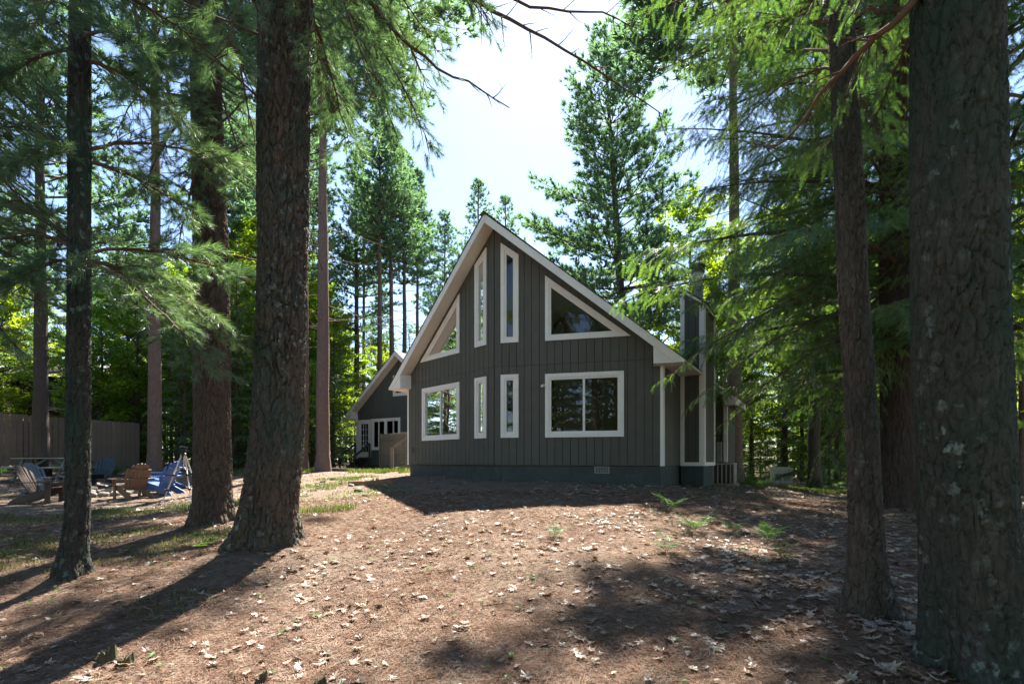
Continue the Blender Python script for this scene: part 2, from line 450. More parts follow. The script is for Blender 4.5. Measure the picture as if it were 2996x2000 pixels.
M = {}
M['ground'] = ground_mat()
M['siding'] = painted('siding_paint', (.103, .101, .086), .08, .62, 3.0, (60, 60, 3), .15, .04, .05)
M['siding2'] = painted('side_building_paint', (.098, .103, .093), .08, .62, 3.0, (60, 60, 3), .15, .04, .05)
M['groove'] = painted('groove_shadow_board', (.035, .034, .03), .1, .8)
M['foundation'] = painted('foundation_paint', (.064, .074, .07), .15, .75, 9, (30, 30, 30), .2, .5, .09)
M['mortar'] = painted('mortar_paint', (.062, .076, .075), .2, .85, 20)
M['trim'] = painted('white_trim', (.80, .77, .72), .05, .5, 3.0, (50, 50, 3), .3, .12)
M['soffit'] = painted('soffit_paint', (.76, .69, .62), .05, .6, 2.0, (30, 30, 30), .2, .08)
M['vinyl'] = painted('window_vinyl', (.79, .76, .71), .04, .4, 5, None, .4, .03)
M['glass'] = glass_mat('window_glass')
M['interior'] = painted('interior_wall', (.22, .16, .11), .15, .8)
M['floor'] = painted('interior_floor', (.18, .11, .06), .2, .5)
M['blind'] = painted('window_blind', (.45, .42, .38), .1, .8)
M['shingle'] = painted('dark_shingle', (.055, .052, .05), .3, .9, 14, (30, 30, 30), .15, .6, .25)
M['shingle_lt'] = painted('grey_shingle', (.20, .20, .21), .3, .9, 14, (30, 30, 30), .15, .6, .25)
M['metal'] = painted('galvanised_pipe', (.34, .36, .38), .15, .4, 8, (30, 30, 3), .5, .1)
M['steel_dark'] = painted('dark_metal', (.10, .085, .075), .2, .5, 8)
M['deckwood'] = painted('olive_deck_paint', (.19, .165, .125), .18, .75, 5, (40, 40, 5), .2, .3, .12)
M['deckdark'] = painted('dark_deck_paint', (.065, .075, .072), .15, .7, 5, (40, 40, 5), .2, .3, .1)
M['steptan'] = painted('step_boards', (.24, .17, .115), .18, .75, 5, (40, 40, 5), .2, .3, .1)
M['fence'] = painted('fence_stain', (.165, .128, .105), .15, .85, 2.5, (45, 45, 3), .15, .35, .16)
M['log'] = painted('log_stain', (.12, .062, .038), .3, .6, 3, (3, 40, 40), .3, .4, .2)
M['logchink'] = painted('log_shadow', (.09, .05, .03), .2, .8)
M['chair_brown'] = painted('brown_poly_lumber', (.175, .108, .075), .15, .5, 5, (30, 30, 4), .35, .12, .08)
M['chair_red'] = painted('dark_brown_poly_lumber', (.075, .052, .043), .15, .5, 5, (30, 30, 4), .35, .12, .08)
M['chair_blue'] = painted('blue_poly_lumber', (.03, .115, .34), .12, .45, 5, (30, 30, 4), .35, .1, .06)
M['chair_blue2'] = painted('pale_blue_poly_lumber', (.055, .13, .33), .12, .45, 5, (30, 30, 4), .35, .1, .06)
M['chair_slate'] = painted('slate_poly_lumber', (.032, .052, .066), .12, .5, 5, (30, 30, 4), .35, .1, .06)
M['chair_grey'] = painted('grey_poly_lumber', (.11, .13, .16), .12, .5, 5, (30, 30, 4), .35, .1, .06)
M['picnic'] = painted('picnic_table_boards', (.22, .25, .235), .15, .6, 4, (30, 30, 4), .3, .15, .1)
M['alu'] = painted('tripod_aluminium', (.62, .58, .54), .06, .3, 8, None, .6, .03)
M['black'] = painted('black_plastic', (.018, .018, .02), .2, .4, 10)
M['stone'] = painted('field_stone', (.24, .22, .19), .35, .9, 7, (14, 14, 14), .2, .7, .25)
M['mossstone'] = painted('mossy_stone', (.13, .15, .07), .4, .95, 9, (14, 14, 14), .1, .7, .2)
M['stump'] = painted('old_stump_wood', (.075, .07, .042), .45, .95, 9, (12, 12, 40), .1, .8)
M['firewood'] = painted('split_firewood', (.19, .16, .135), .3, .9, 5, (30, 30, 5), .15, .5, .25)
M['timber'] = painted('edging_timber', (.24, .16, .085), .25, .9, 4, (5, 40, 40), .15, .5)
M['acbeige'] = painted('air_conditioner_enamel', (.42, .37, .31), .08, .5, 8, None, .35, .05)
M['acdark'] = painted('air_conditioner_coil', (.085, .06, .05), .2, .7, 20)
M['genbeige'] = painted('generator_enamel', (.50, .48, .41), .06, .45, 8, None, .35, .05)
M['elecbox'] = painted('electric_box_paint', (.30, .29, .26), .08, .5, 8)
M['concrete'] = painted('concrete_pad', (.36, .34, .31), .2, .9, 9, (20, 20, 20), .2, .4)
M['bark_pine'] = bark_mat('white_pine_bark', (.115, .088, .070), (.04, .031, .026), lich_amt=.75)
M['bark_big'] = bark_mat('old_pine_bark', (.108, .082, .064), (.034, .028, .025), (.25, .33, .29), 1.25, (.05, .075, .065))
M['bark_moss'] = bark_mat('mossy_pine_bark', (.062, .058, .05), (.024, .025, .023), (.18, .26, .22), 1.1, (.03, .062, .045))
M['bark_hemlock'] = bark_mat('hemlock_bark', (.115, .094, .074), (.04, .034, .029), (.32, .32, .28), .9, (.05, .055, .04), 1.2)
M['bark_hemlock2'] = bark_mat('dark_hemlock_bark', (.075, .07, .056), (.025, .026, .023), (.25, .30, .26), 1.2, (.035, .06, .046), 1.0)  # dark green-grey bark of the huge right trunk
M['bark_cedar'] = bark_mat('shaggy_cedar_bark', (.08, .058, .046), (.028, .021, .018), lich_amt=0)
M['bark_red'] = bark_mat('red_pine_bark', (.21, .145, .125), (.09, .06, .055), lich_amt=.15)
M['bark_far'] = bark_mat('far_trunk_bark', (.10, .08, .07), (.05, .04, .035), lich_amt=.1)
M['twig'] = painted('bare_twig_wood', (.10, .062, .045), .3, .9, 9)
M['twig_red'] = painted('dead_branch_wood', (.125, .072, .048), .3, .9, 9)
M['twig_grey'] = painted('grey_fallen_twig', (.20, .155, .125), .3, .9, 9)
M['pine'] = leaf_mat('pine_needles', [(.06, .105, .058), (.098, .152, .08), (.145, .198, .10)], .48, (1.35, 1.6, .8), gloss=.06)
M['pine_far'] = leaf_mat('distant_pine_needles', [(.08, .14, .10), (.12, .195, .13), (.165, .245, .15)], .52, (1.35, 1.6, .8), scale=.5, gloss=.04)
M['hemlock'] = leaf_mat('hemlock_needles', [(.05, .10, .042), (.082, .14, .052), (.13, .18, .066)], .52, (1.5, 1.65, .6), scale=.7, gloss=.03)
M['maple'] = leaf_mat('maple_leaves', [(.095, .17, .022), (.145, .23, .034), (.21, .285, .046)], .62, (2.0, 1.85, .35), scale=.6, gloss=.03)
M['fern'] = leaf_mat('fern_fronds', [(.05, .13, .025), (.085, .175, .032), (.125, .215, .042)], .5, (1.6, 1.6, .4), scale=3, gloss=.02)
M['grass'] = leaf_mat('grass_blades', [(.055, .09, .022), (.10, .13, .04), (.20, .19, .085)], .4, (1.3, 1.4, .5), scale=2, gloss=.03)
M['dryleaf'] = leaf_mat('dry_oak_leaf', [(.17, .118, .082), (.28, .22, .168), (.41, .35, .29)], .18, (1.3, 1.1, .8), scale=4, gloss=.04)
M['needlelitter'] = leaf_mat('fallen_needles', [(.13, .08, .052), (.225, .152, .105), (.36, .28, .215)], .1, (1.3, 1.1, .8), scale=6, gloss=.0)
m, t = nt('lamp_glow'); em = N(t, 'ShaderNodeEmission'); em.inputs[0].default_value = (1, .62, .28, 1); em.inputs[1].default_value = 5.0
o_ = N(t, 'ShaderNodeOutputMaterial'); t.links.new(em.outputs[0], o_.inputs[0]); M['lamp'] = m
# ------------------------------------------------------------------ ground sheet
def axis(lo, hi, n, dense, c=0.0):
    k = np.linspace(-1, 1, n); a = np.sinh(k * dense) / math.sinh(dense)
    return np.where(a < 0, c + a * (c - lo), c + a * (hi - c))
gxs = axis(-190, 190, 230, 4.6); gys = axis(-90, 260, 240, 4.4, 6.0)
GX, GY = np.meshgrid(gxs, gys)
GZ = gzv(GX, GY)
near = np.exp(-((GX / 9) ** 2 + ((GY - 6) / 9) ** 2))
GZ = GZ + near * ((vnoise(GX * 7, GY * 7, 9) - .5) * .022 + (vnoise(GX * 16, GY * 16, 10) - .5) * .010)
g = Geo()
nx, ny = len(gxs), len(gys)
ii = (np.arange(ny - 1)[:, None] * nx + np.arange(nx - 1)[None, :]).ravel()
g.add(np.stack([GX, GY, GZ], -1).reshape(-1, 3), np.stack([ii, ii + 1, ii + nx + 1, ii + nx], -1))
ground = g.build('ground', M['ground'], smooth=True)
tag(ground, 'forest floor of red pine needles and dry leaves', kind='structure')

# ------------------------------------------------------------------ house
HA = math.radians(-31); PR = math.radians(16.35)
Z0 = EYE - .60
house = thing('house', 'dark grey prow-fronted gabled house with white trimmed windows', 'house', (-.475, 13.7, Z0), HA)
WB, WPK, SL = .47, 6.78, .85          # bottom of siding, wall peak, roof slope (all above house base)
FL = 4.29                             # length of each prow wall
def face_frame(O, D):
    O = np.array(O, float); D = np.array(D, float)
    return O, D, np.array([D[1], -D[0]])
cR = (math.cos(PR), math.sin(PR))
FR = face_frame((0, 0), cR)
_O, _D, _ = FR
FLf = (np.zeros(2), np.array([-cR[0], cR[1]]), np.array([-cR[1], -cR[0]]))
def at(fr, a, z, off=0.0):
    O, D, Nn = fr
    p = O + D * a + Nn * off
    return (p[0], p[1], z)

def chord(poly, a):
    zs = []
    n = len(poly)
    for i in range(n):
        (x0, z0), (x1, z1) = poly[i], poly[(i + 1) % n]
        if abs(x1 - x0) < 1e-9: continue
        if min(x0, x1) - 1e-9 <= a <= max(x0, x1) + 1e-9:
            zs.append(z0 + (z1 - z0) * (a - x0) / (x1 - x0))
    return (min(zs), max(zs)) if zs else None
def lin(kn, a):
    for (x0, z0), (x1, z1) in zip(kn, kn[1:]):
        if x0 - 1e-9 <= a <= x1 + 1e-9: return z0 + (z1 - z0) * (a - x0) / (x1 - x0)
    return kn[-1][1]
def pieces(a0, a1, zb, top, ops, seams=()):
    br = sorted({a0, a1} | {x for x, z in top if a0 < x < a1} | {x for p in ops for x, z in p if a0 < x < a1})
    for p, q in zip(br, br[1:]):
        if q - p < 1e-4: continue
        e = (q - p) * 1e-3; mid = (p + q) / 2
        ch = []
        for o in ops:
            if min(x for x, z in o) < mid < max(x for x, z in o):
                cp, cq = chord(o, p + e), chord(o, q - e)
                ch.append((cp[0], cq[0], cp[1], cq[1]))
        ch.sort()
        lo = (zb, zb)
        for c in ch + [(lin(top, p), lin(top, q), 0, 0)]:
            segs = [(lo, (c[0], c[1]))]
            for sm in seams:
                ns = []
                for (l, h) in segs:
                    if max(l) < sm - .01 and min(h) > sm + .01: ns += [(l, (sm - .004, sm - .004)), ((sm + .004, sm + .004), h)]
                    else: ns.append((l, h))
                segs = ns
            for l, h in segs:
                if h[0] - l[0] > .004 or h[1] - l[1] > .004:
                    yield [(p, l[0]), (q, l[1]), (q, max(h[1], l[1] + .001)), (p, max(h[0], l[0] + .001))]
            lo = (c[2], c[3])
def board_wall(parent, fr, a_from, a_to, zb, top, ops, spacing, mat, back_mat, seams=(), thick=.018, gap=.013, name='wall', depth=.1):
    O, D, Nn = fr
    ext = lambda d: (Nn[0] * d, Nn[1] * d, 0)
    w = Geo()
    for q in pieces(a_from, a_to, zb, top, ops): w.prism([at(fr, a, z, -depth) for a, z in q], ext(depth))
    wo_ = w.build(name, back_mat, parent)
    n = max(1, round((a_to - a_from) / spacing)); sp = (a_to - a_from) / n
    for i in range(n):
        for q in pieces(a_from + i * sp + gap / 2, a_from + (i + 1) * sp - gap / 2, zb - .006, top, ops, seams):
            Geo().prism([at(fr, a, z, .002) for a, z in q], ext(thick)).build('siding_board', mat, wo_)
    return wo_
def inset(poly, d):
    n = len(poly); out = []
    A = sum(poly[i][0] * poly[(i + 1) % n][1] - poly[(i + 1) % n][0] * poly[i][1] for i in range(n))
    sg = 1 if A > 0 else -1
    L = []
    for i in range(n):
        p = np.array(poly[i], float); q = np.array(poly[(i + 1) % n], float); e = (q - p) / np.linalg.norm(q - p)
        nn = np.array([-e[1], e[0]]) * sg
        L.append((p + nn * d, e))
    for i in range(n):
        p1, e1 = L[i - 1]; p2, e2 = L[i]
        t_ = np.linalg.solve(np.array([e1, -e2]).T, p2 - p1)
        out.append(tuple(p1 + e1 * t_[0]))
    return out
def ring(geo, fr, p, q, o0, o1):
    """mitred pieces between polygon p and its inset q; returns list of prisms"""
    n = len(p); Nn = fr[2]
    for i in range(n):
        j = (i + 1) % n
        geo.prism([at(fr, *p[i], o0), at(fr, *p[j], o0), at(fr, *q[j], o0), at(fr, *q[i], o0)], (Nn[0] * (o1 - o0), Nn[1] * (o1 - o0), 0))
def window(parent, fr, poly, cw=.10, fw=.055, mull=(), screen=None, base=.02):
    Nn = fr[2]
    inner = inset(poly, cw); gl = inset(poly, cw + fw)
    fg = Geo(); ring(fg, fr, inset(poly, cw - .004), gl, -.045, base + .008)
    w = fg.build('window', M['vinyl'], parent)
    n = len(poly)
    for i in range(n):
        j = (i + 1) % n; c = Geo()
        c.prism([at(fr, *poly[i], base - .001), at(fr, *poly[j], base - .001), at(fr, *inner[j], base - .001), at(fr, *inner[i], base - .001)], (Nn[0] * .032, Nn[1] * .032, 0))
        c.build('casing_board', M['trim'], w)
    xs = [min(x for x, z in gl)] + list(mull) + [max(x for x, z in gl)]
    for x0, x1 in zip(xs, xs[1:]):
        if not mull: pp = gl
        else:
            z0 = min(z for x, z in gl); z1 = max(z for x, z in gl); pp = [(x0, z0), (x1, z0), (x1, z1), (x0, z1)]
        pg = Geo(); pg.prism([at(fr, a, z, -.022) for a, z in pp], (Nn[0] * .006, Nn[1] * .006, 0)); pg.build('pane', M['glass'], w)
    for x in mull:
        z0 = min(z for xx, z in gl); z1 = max(z for xx, z in gl)
        mg = Geo(); mg.prism([at(fr, x - .03, z0, -.03), at(fr, x + .03, z0, -.03), at(fr, x + .03, z1, -.03), at(fr, x - .03, z1, -.03)], (Nn[0] * .05, Nn[1] * .05, 0))
        mg.build('mullion', M['vinyl'], w)
    return w

top = [(0, WPK), (FL, WPK - SL * FL * cR[0])]
RW = [[(1.39, 3.69), (3.56, 3.69), (1.39, 5.385)], [(1.39, 1.185), (3.39, 1.185), (3.39, 2.83), (1.39, 2.83)],
      [(.19, 3.70), (.68, 3.70), (.68, 6.0), (.19, 6.36)], [(.19, 1.19), (.68, 1.19), (.68, 2.86), (.19, 2.86)]]
LW = [[(1.50, 3.69), (3.56, 3.69), (1.50, 5.385)], [(1.50, 1.205), (3.455, 1.205), (3.455, 2.85), (1.50, 2.85)],
      [(.29, 3.72), (.79, 3.72), (.79, 6.01), (.29, 6.35)], [(.29, 1.195), (.79, 1.195), (.79, 2.865), (.29, 2.865)]]
for fr, wins, lo in ((FR, RW, .012), (FLf, LW, .012)):
    ops = [inset(p, .06) for p in wins]
    board_wall(house, fr, lo, FL, WB, top, ops, .2045, M['siding'], M['groove'], seams=(3.08,), name='wall')
    for k, p in enumerate(wins):
        window(house, fr, p, mull=[(p[0][0] + p[1][0]) / 2] if k == 1 else [])
# prow corner board
g = Geo(); g.prism([(-.012, -.022, WB - .006), (0, -.028, WB - .006), (.012, -.022, WB - .006), (0, .03, WB - .006)], (0, 0, WPK - WB - .05)); g.build('corner_strip', M['siding'], house)
# side walls (eave walls)
HT0, HT1 = FL * cR[1], 9.1            # corner depth and rear end
HW = FL * cR[0]                        # half width
frS = (np.array([HW, HT0]), np.array([0., 1.]), np.array([1., 0.]))
frW = (np.array([-HW, HT0]), np.array([0., 1.]), np.array([-1., 0.]))
EV = WPK - SL * HW                     # wall height at the eave
board_wall(house, frS, 0.0, 6.0, WB, [(0, EV), (6, EV)], [], .2045, M['siding'], M['groove'])
board_wall(house, frW, 0.0, 7.9, WB, [(0, EV), (7.9, EV)], [], .6, M['siding'], M['groove'])
# wider rear section on the right: wall facing forward beside the air conditioner, then its side
JW = .62
frJ = (np.array([HW, HT0 + 6.0]), np.array([1., 0.]), np.array([0., -1.]))
board_wall(house, frJ, 0.0, JW, WB, [(0, EV), (JW, EV - JW * SL)], [], .2045, M['siding'], M['groove'])
frK = (np.array([HW + JW, HT0 + 6.0]), np.array([0., 1.]), np.array([1., 0.]))
board_wall(house, frK, 0.0, 1.9, WB, [(0, EV - JW * SL), (1.9, EV - JW * SL)], [], .6, M['siding'], M['groove'])
frB = (np.array([HW + JW, HT1]), np.array([-1., 0.]), np.array([0., 1.]))
board_wall(house, frB, 0.0, 2 * HW + JW, WB, [(0, EV - JW * SL), (HW + JW, WPK), (2 * HW + JW, EV)], [], .6, M['siding'], M['groove'])
# corner boards
def post(parent, x0, y0, x1, y1, z0, z1, name='corner_board', mat='trim'):
    return Geo().bbox((x0, y0, z0), (x1, y1, z1)).build(name, M[mat], parent)
g = Geo(); s_ = HW; g.prism([(s_ - .02, HT0 - .035, WB - .02), (s_ + .05, HT0 - .022, WB - .02), (s_ + .05, HT0 + .13, WB - .02), (s_ - .02, HT0 + .13, WB - .02)], (0, 0, EV - WB - .15)); g.build('corner_board', M['trim'], house)
g = Geo(); g.prism([(-s_ + .01, HT0 - .035, WB - .02), (-s_ - .06, HT0 - .022, WB - .02), (-s_ - .06, HT0 + .13, WB - .02), (-s_ + .01, HT0 + .13, WB - .02)][::-1], (0, 0, EV - WB - .1)); g.build('corner_board', M['trim'], house)
post(house, HW + JW - .09, HT0 + 6.0 - .045, HW + JW + .03, HT0 + 6.08, WB - .02, EV - JW * SL - .1)
# foundation of painted blocks
def blocks(parent, fr, L, rows=4, zt=WB - .02, bl=.405, bh=.2, openings=(), inset_=.03):
    O, D, Nn = fr
    f2 = (O - Nn * inset_, D, Nn)
    f = Geo(); f.prism([at(f2, 0, zt - rows * bh, -.16), at(f2, L, zt - rows * bh, -.16), at(f2, L, zt, -.16), at(f2, 0, zt, -.16)], (Nn[0] * .16, Nn[1] * .16, 0))
    fo = f.build('foundation', M['mortar'], parent)
    for r in range(rows):
        a = -(bl / 2 if r % 2 else 0.0); z1 = zt - r * bh; z0 = z1 - bh
        while a < L - .02:
            p, q = max(a, 0) + .005, min(a + bl, L) - .005
            if q - p > .03 and not any(o[0] < (p + q) / 2 < o[1] and o[2] < (z0 + z1) / 2 < o[3] for o in openings):
                b = Geo(); b.prism([at(f2, p, z0 + .005, .001), at(f2, q, z0 + .005, .001), at(f2, q, z1 - .005, .001), at(f2, p, z1 - .005, .001)], (Nn[0] * .007, Nn[1] * .007, 0))
                b.build('block', M['foundation'], fo)
            a += bl
    return f2
fR2 = blocks(house, FR, FL - .01, 5, openings=((2.66, 3.02, .25, .45),))
fL2 = blocks(house, FLf, FL - .01, 4, openings=((2.46, 2.88, .25, .45),))
blocks(house, frS, 6.0, 5)
blocks(house, frJ, JW, 5); blocks(house, frK, 1.9, 4)
def vent(fr, a0, a1, z0, z1, mat):
    Nn = fr[2]
    f = Geo(); p = [(a0, z0), (a1, z0), (a1, z1), (a0, z1)]; ring(f, fr, p, inset(p, .018), .004, .02)
    v = f.build('vent', M[mat], house)
    b = Geo(); q = inset(p, .015); b.prism([at(fr, a, z, .002) for a, z in q], (Nn[0] * .003, Nn[1] * .003, 0)); b.build('vent_back', M['acdark'], v)
    n = 9
    for i in range(n):
        a = a0 + .03 + (a1 - a0 - .06) * i / (n - 1)
        s = Geo(); s.prism([at(fr, a - .008, z0 + .016, .005), at(fr, a + .008, z0 + .016, .005), at(fr, a + .008, z1 - .016, .005), at(fr, a - .008, z1 - .016, .005)], (Nn[0] * .009, Nn[1] * .009, 0)); s.build('slat', M[mat], v)
vent(fR2, 2.655, 3.03, .262, .44, 'elecbox')
vent(fL2, 2.455, 2.885, .262, .44, 'steel_dark')
# hose tap and small camera
g = Geo(); g.box(at(FLf, 4.02, .92, .035), (.05, .05, .17)); g.build('outlet_box', M['steel_dark'], house)
g = Geo(); p = at(FR, 1.37, 2.52, .0)
g.tube([at(FR, 1.36, 2.52, .02), at(FR, 1.36, 2.52, .08)], .02, 8); g.tube([at(FR, 1.36, 2.535, .06), at(FR, 1.33, 2.505, .17)], .032, 10); g.build('security_camera', M['vinyl'], house)

# roof ---------------------------------------------------------------
OV = .455; EO = HW + .60; TP = math.tan(PR); RB = 9.4
def rz(s): return WPK - SL * abs(s)
def roof_half(sg, eo, t_eave_front, rear, parent, t_front=None):
    """plan outline of one slope: ridge front, eave front, eave rear, ridge rear"""
    return [(0, -OV), (sg * eo, eo * TP - OV), (sg * eo, rear), (0, rear)]
EZ = 2.93                              # level eave soffit
SC = (WPK - EZ) / SL                   # where the raking soffit meets it
for sg in (1, -1):
    out = roof_half(sg, EO, None, RB, house)
    yf = lambda x: abs(x) * TP - OV
    # raking soffit boarding
    pr = [(0, -OV, rz(0) + .002), (sg * SC, yf(SC), rz(SC) + .002), (sg * SC, RB, rz(SC) + .002), (0, RB, rz(0) + .002)]
    g = Geo(); g.prism(pr[::sg], (0, 0, .03)); g.build('soffit', M['soffit'], house)
    # front (rake) fascia board, its foot cut level
    nrm = np.array([TP * sg, -1.0]); nrm /= np.linalg.norm(nrm)
    E1 = EO + .01
    q = [(0, -OV, rz(0) - .03), (sg * SC, yf(SC), EZ - .024), (sg * E1, yf(E1), EZ - .024), (sg * E1, yf(E1), rz(EO) + .2), (0, -OV, rz(0) + .22)]
    g = Geo(); g.prism(q[::sg], (nrm[0] * .03, nrm[1] * .03, 0)); g.build('fascia', M['trim'], house)
    # eave fascia
    y0, y1 = yf(EO) + .001, RB
    g = Geo(); g.bbox((min(sg * EO, sg * (EO + .025)), y0, EZ - .022), (max(sg * EO, sg * (EO + .025)), y1, rz(EO) + .19)); g.build('fascia', M['trim'], house)
    # level eave soffit and its boxed end
    g = Geo(); g.bbox((min(sg * HW, sg * (EO - .002)), y0 + .04, EZ - .02), (max(sg * HW, sg * (EO - .002)), y1, EZ)); g.build('eave_soffit', M['soffit'], house)
    w0 = HW - .06
    q = [(sg * w0, yf(w0), EZ - .026), (sg * (SC + .06), yf(SC + .06), EZ - .026), (sg * SC, yf(SC), rz(SC) + .01), (sg * w0, yf(w0), rz(w0) + .02)]
    q = [(x, y - .004, z) for x, y, z in q]
    g = Geo(); g.prism(q[::sg], (-nrm[0] * .40, -nrm[1] * .40, 0)); g.build('eave_return', M['trim'], house)
    # shingle courses
    rf = Geo(); rf.prism([(x + (0.03 * sg if abs(x) > 1 else 0), y - (.035 if y < 2 else 0), rz(x) + .2) for x, y in out][::sg], (0, 0, .02)); ro = rf.build('roof', M['shingle'], house)
    nC = 26
    for k in range(nC):
        s0, s1 = EO * k / nC, EO * (k + 1) / nC + .015
        zt0, zt1 = rz(s0) + .221, rz(s1) + .235
        q = [(sg * s0, yf(s0) - .05, zt0), (sg * s1, yf(s1) - .05, zt1), (sg * s1, RB, zt1), (sg * s0, RB, zt0)]
        Geo().prism(q[::sg], (0, 0, .012)).build('shingle_course', M['shingle'], ro)
Geo().prism([(-.12, -OV - .07, rz(0) + .17), (.12, -OV - .07, rz(0) + .17), (0, -OV - .07, rz(0) + .27)], (0, RB + OV, 0)).build('ridge_cap', M['shingle'], house)
# roof strip over the wider rear part
e0, e1 = EO + .02, HW + JW + .32
q = [(e0, HT0 + 5.6, rz(e0)), (e1, HT0 + 5.6, rz(e1)), (e1, RB, rz(e1)), (e0, RB, rz(e0))]
Geo().prism(q, (0, 0, .03)).build('soffit', M['soffit'], house)
Geo().prism([(x, y, z + .2) for x, y, z in q], (0, 0, .03)).build('roof', M['shingle'], house)
q = [(e0 - .55, HT0 + 5.57, rz(e0 - .55) - .03), (e1, HT0 + 5.57, rz(e1) - .03), (e1, HT0 + 5.57, rz(e1) + .2), (e0 - .55, HT0 + 5.57, rz(e0 - .55) + .2)]
Geo().prism(q, (0, -.03, 0)).build('fascia', M['trim'], house)
Geo().bbox((e1, HT0 + 5.57, rz(e1) - .03), (e1 + .025, RB, rz(e1) + .19)).build('fascia', M['trim'], house)
Geo().prism([(HW + JW - .05, HT0 + 5.55, rz(e1) - .05), (e1, HT0 + 5.55, rz(e1) - .05), (e1, HT0 + 5.55, rz(e1)), (HW + JW - .05, HT0 + 5.55, rz(HW + JW - .05))], (0, .45, 0)).build('eave_return', M['trim'], house)

# interior seen through the panes
Geo().prism([(0, .3, WB - .06), (HW - .12, HT0 + .2, WB - .06), (HW - .12, 9.0, WB - .06), (-HW + .12, 9.0, WB - .06), (-HW + .12, HT0 + .2, WB - .06)], (0, 0, .05)).build('floor', M['floor'], house)
Geo().prism([(-1.2, 6.0, WB), (HW - .14, 6.0, WB), (HW - .14, 6.0, rz(HW - .14) - .05), (0, 6.0, rz(0) - .05), (-1.2, 6.0, rz(1.2) - .05)], (0, .1, 0)).build('partition', M['interior'], house)
Geo().bbox((1.6, 3.4, 3.05), (HW - .15, 6.0, 3.2)).build('loft', M['interior'], house)
lx = Geo(); lx.lathe([(.05, 0), (.09, .02), (.06, .16), (.03, .18)], (2.55, 5.9, 2.2), 12); lamp = lx.build('wall_lamp', M['lamp'], house)

# chimney chase ------------------------------------------------------
CT0 = HT0 + 1.9; CW = .63; CL = 1.56
ch = thing('chimney', 'tall dark sided chimney with white corner trim and metal flue beside the house', 'chimney', house.location, HA)
zi, zo = 4.65 + .6, 4.17 + .6
frC = (np.array([HW + .03, CT0]), np.array([1., 0.]), np.array([0., -1.]))
board_wall(ch, frC, 0, CW - .03, WB - .02, [(0, zi), (CW - .03, zo)], [], .2, M['siding'], M['groove'])
frD = (np.array([HW + CW, CT0]), np.array([0., 1.]), np.array([1., 0.]))
board_wall(ch, frD, 0, CL, WB - .02, [(0, zo), (CL, zo)], [], .2, M['siding'], M['groove'])
frE = (np.array([HW + CW, CT0 + CL]), np.array([-1., 0.]), np.array([0., 1.]))
board_wall(ch, frE, 0, CW - .03, WB - .02, [(0, zo), (CW - .03, zi)], [], .2, M['siding'], M['groove'])
blocks(ch, frC, CW - .03, 5, WB - .04); blocks(ch, frD, CL, 5, WB - .04)
for (x0, x1, z1) in ((HW + .03, HW + .14, zi - .06), (HW + CW - .1, HW + CW + .03, zo + .02)):
    post(ch, x0, CT0 - .045, x1, CT0 - .021 if x0 < HW + .2 else CT0 + .0, WB - .03, z1)
post(ch, HW + CW + .021, CT0 + .002, HW + CW + .045, CT0 + .11, WB - .03, zo)
post(ch, HW + CW + .021, CT0 + CL - .1, HW + CW + .045, CT0 + CL + .03, WB - .03, zo)
Geo().bbox((HW + .142, CT0 - .045, WB - .03), (HW + CW - .102, CT0 - .021, WB + .07)).build('base_trim', M['trim'], ch)
Geo().bbox((HW + CW + .021, CT0 + .112, WB - .03), (HW + CW + .045, CT0 + CL - .102, WB + .07)).build('base_trim', M['trim'], ch)
q = [(HW + .0, CT0 - .07, zi + .03), (HW + CW + .07, CT0 - .07, zo + .02 - .03), (HW + CW + .07, CT0 - .07, zo + .06), (HW + .0, CT0 - .07, zi + .11)]
Geo().prism(q, (0, CL + .14, 0)).build('cap', M['trim'], ch)
Geo().prism([(x + (.02 if x > HW + .1 else 0), y - .02, z + .075 if i < 2 else z + .03) for i, (x, y, z) in enumerate(q)], (0, CL + .18, 0)).build('cap_flashing', M['shingle'], ch)
fl = Geo(); fl.lathe([(.15, 4.6), (.15, 5.98), (.145, 6.0)], (HW + .33, CT0 + .8, 0), 20); flo = fl.build('flue_pipe', M['metal'], ch, smooth=True)
fc = Geo(); fc.lathe([(.19, 6.0), (.19, 6.03), (.16, 6.05), (.16, 6.14), (.21, 6.15), (.20, 6.2), (.02, 6.25)], (HW + .33, CT0 + .8, 0), 20); fc.build('flue_cap', M['steel_dark'], flo)

# ------------------------------------------------------------------ side building
WS, WT = -12.33, 9.6
_c, _s = math.cos(HA), math.sin(HA)
wx, wy = -.475 + _c * WS - _s * WT, 13.7 + _s * WS + _c * WT
wing = thing('side_building', 'smaller dark grey gabled building with white french door behind the house', 'house', (wx, wy, Z0), HA)
WH = 3.47; WPk = 6.30; WB2 = .35
frG = (np.array([-WH, 0.]), np.array([1., 0.]), np.array([0., -1.]))
wtop = [(0, WPk - SL * WH), (WH, WPk), (2 * WH, WPk - SL * WH)]
def wa(s): return s - WS + WH           # house-axis s -> distance along the gable wall
doorP = [(wa(-15.68), .76), (wa(-14.66), .76), (wa(-14.66), 2.92), (wa(-15.68), 2.92)]
winP = [(wa(-14.60), 1.17), (wa(-12.39), 1.17), (wa(-12.39), 2.95), (wa(-14.60), 2.95)]
upP = [(wa(-12.92), 4.14), (wa(-11.5), 4.14), (wa(-11.5), 5.62), (wa(-12.92), 5.62)]
upP = [(a, min(z, 9)) for a, z in upP]
board_wall(wing, frG, 0, 2 * WH, WB2, wtop, [inset(doorP, .05), inset(winP, .06), inset([(upP[0][0], 4.14), (upP[1][0], 4.14), (upP[1][0], 5.3), (upP[0][0], 5.3)], .06)], .2045, M['siding2'], M['groove'], seams=(3.1,))
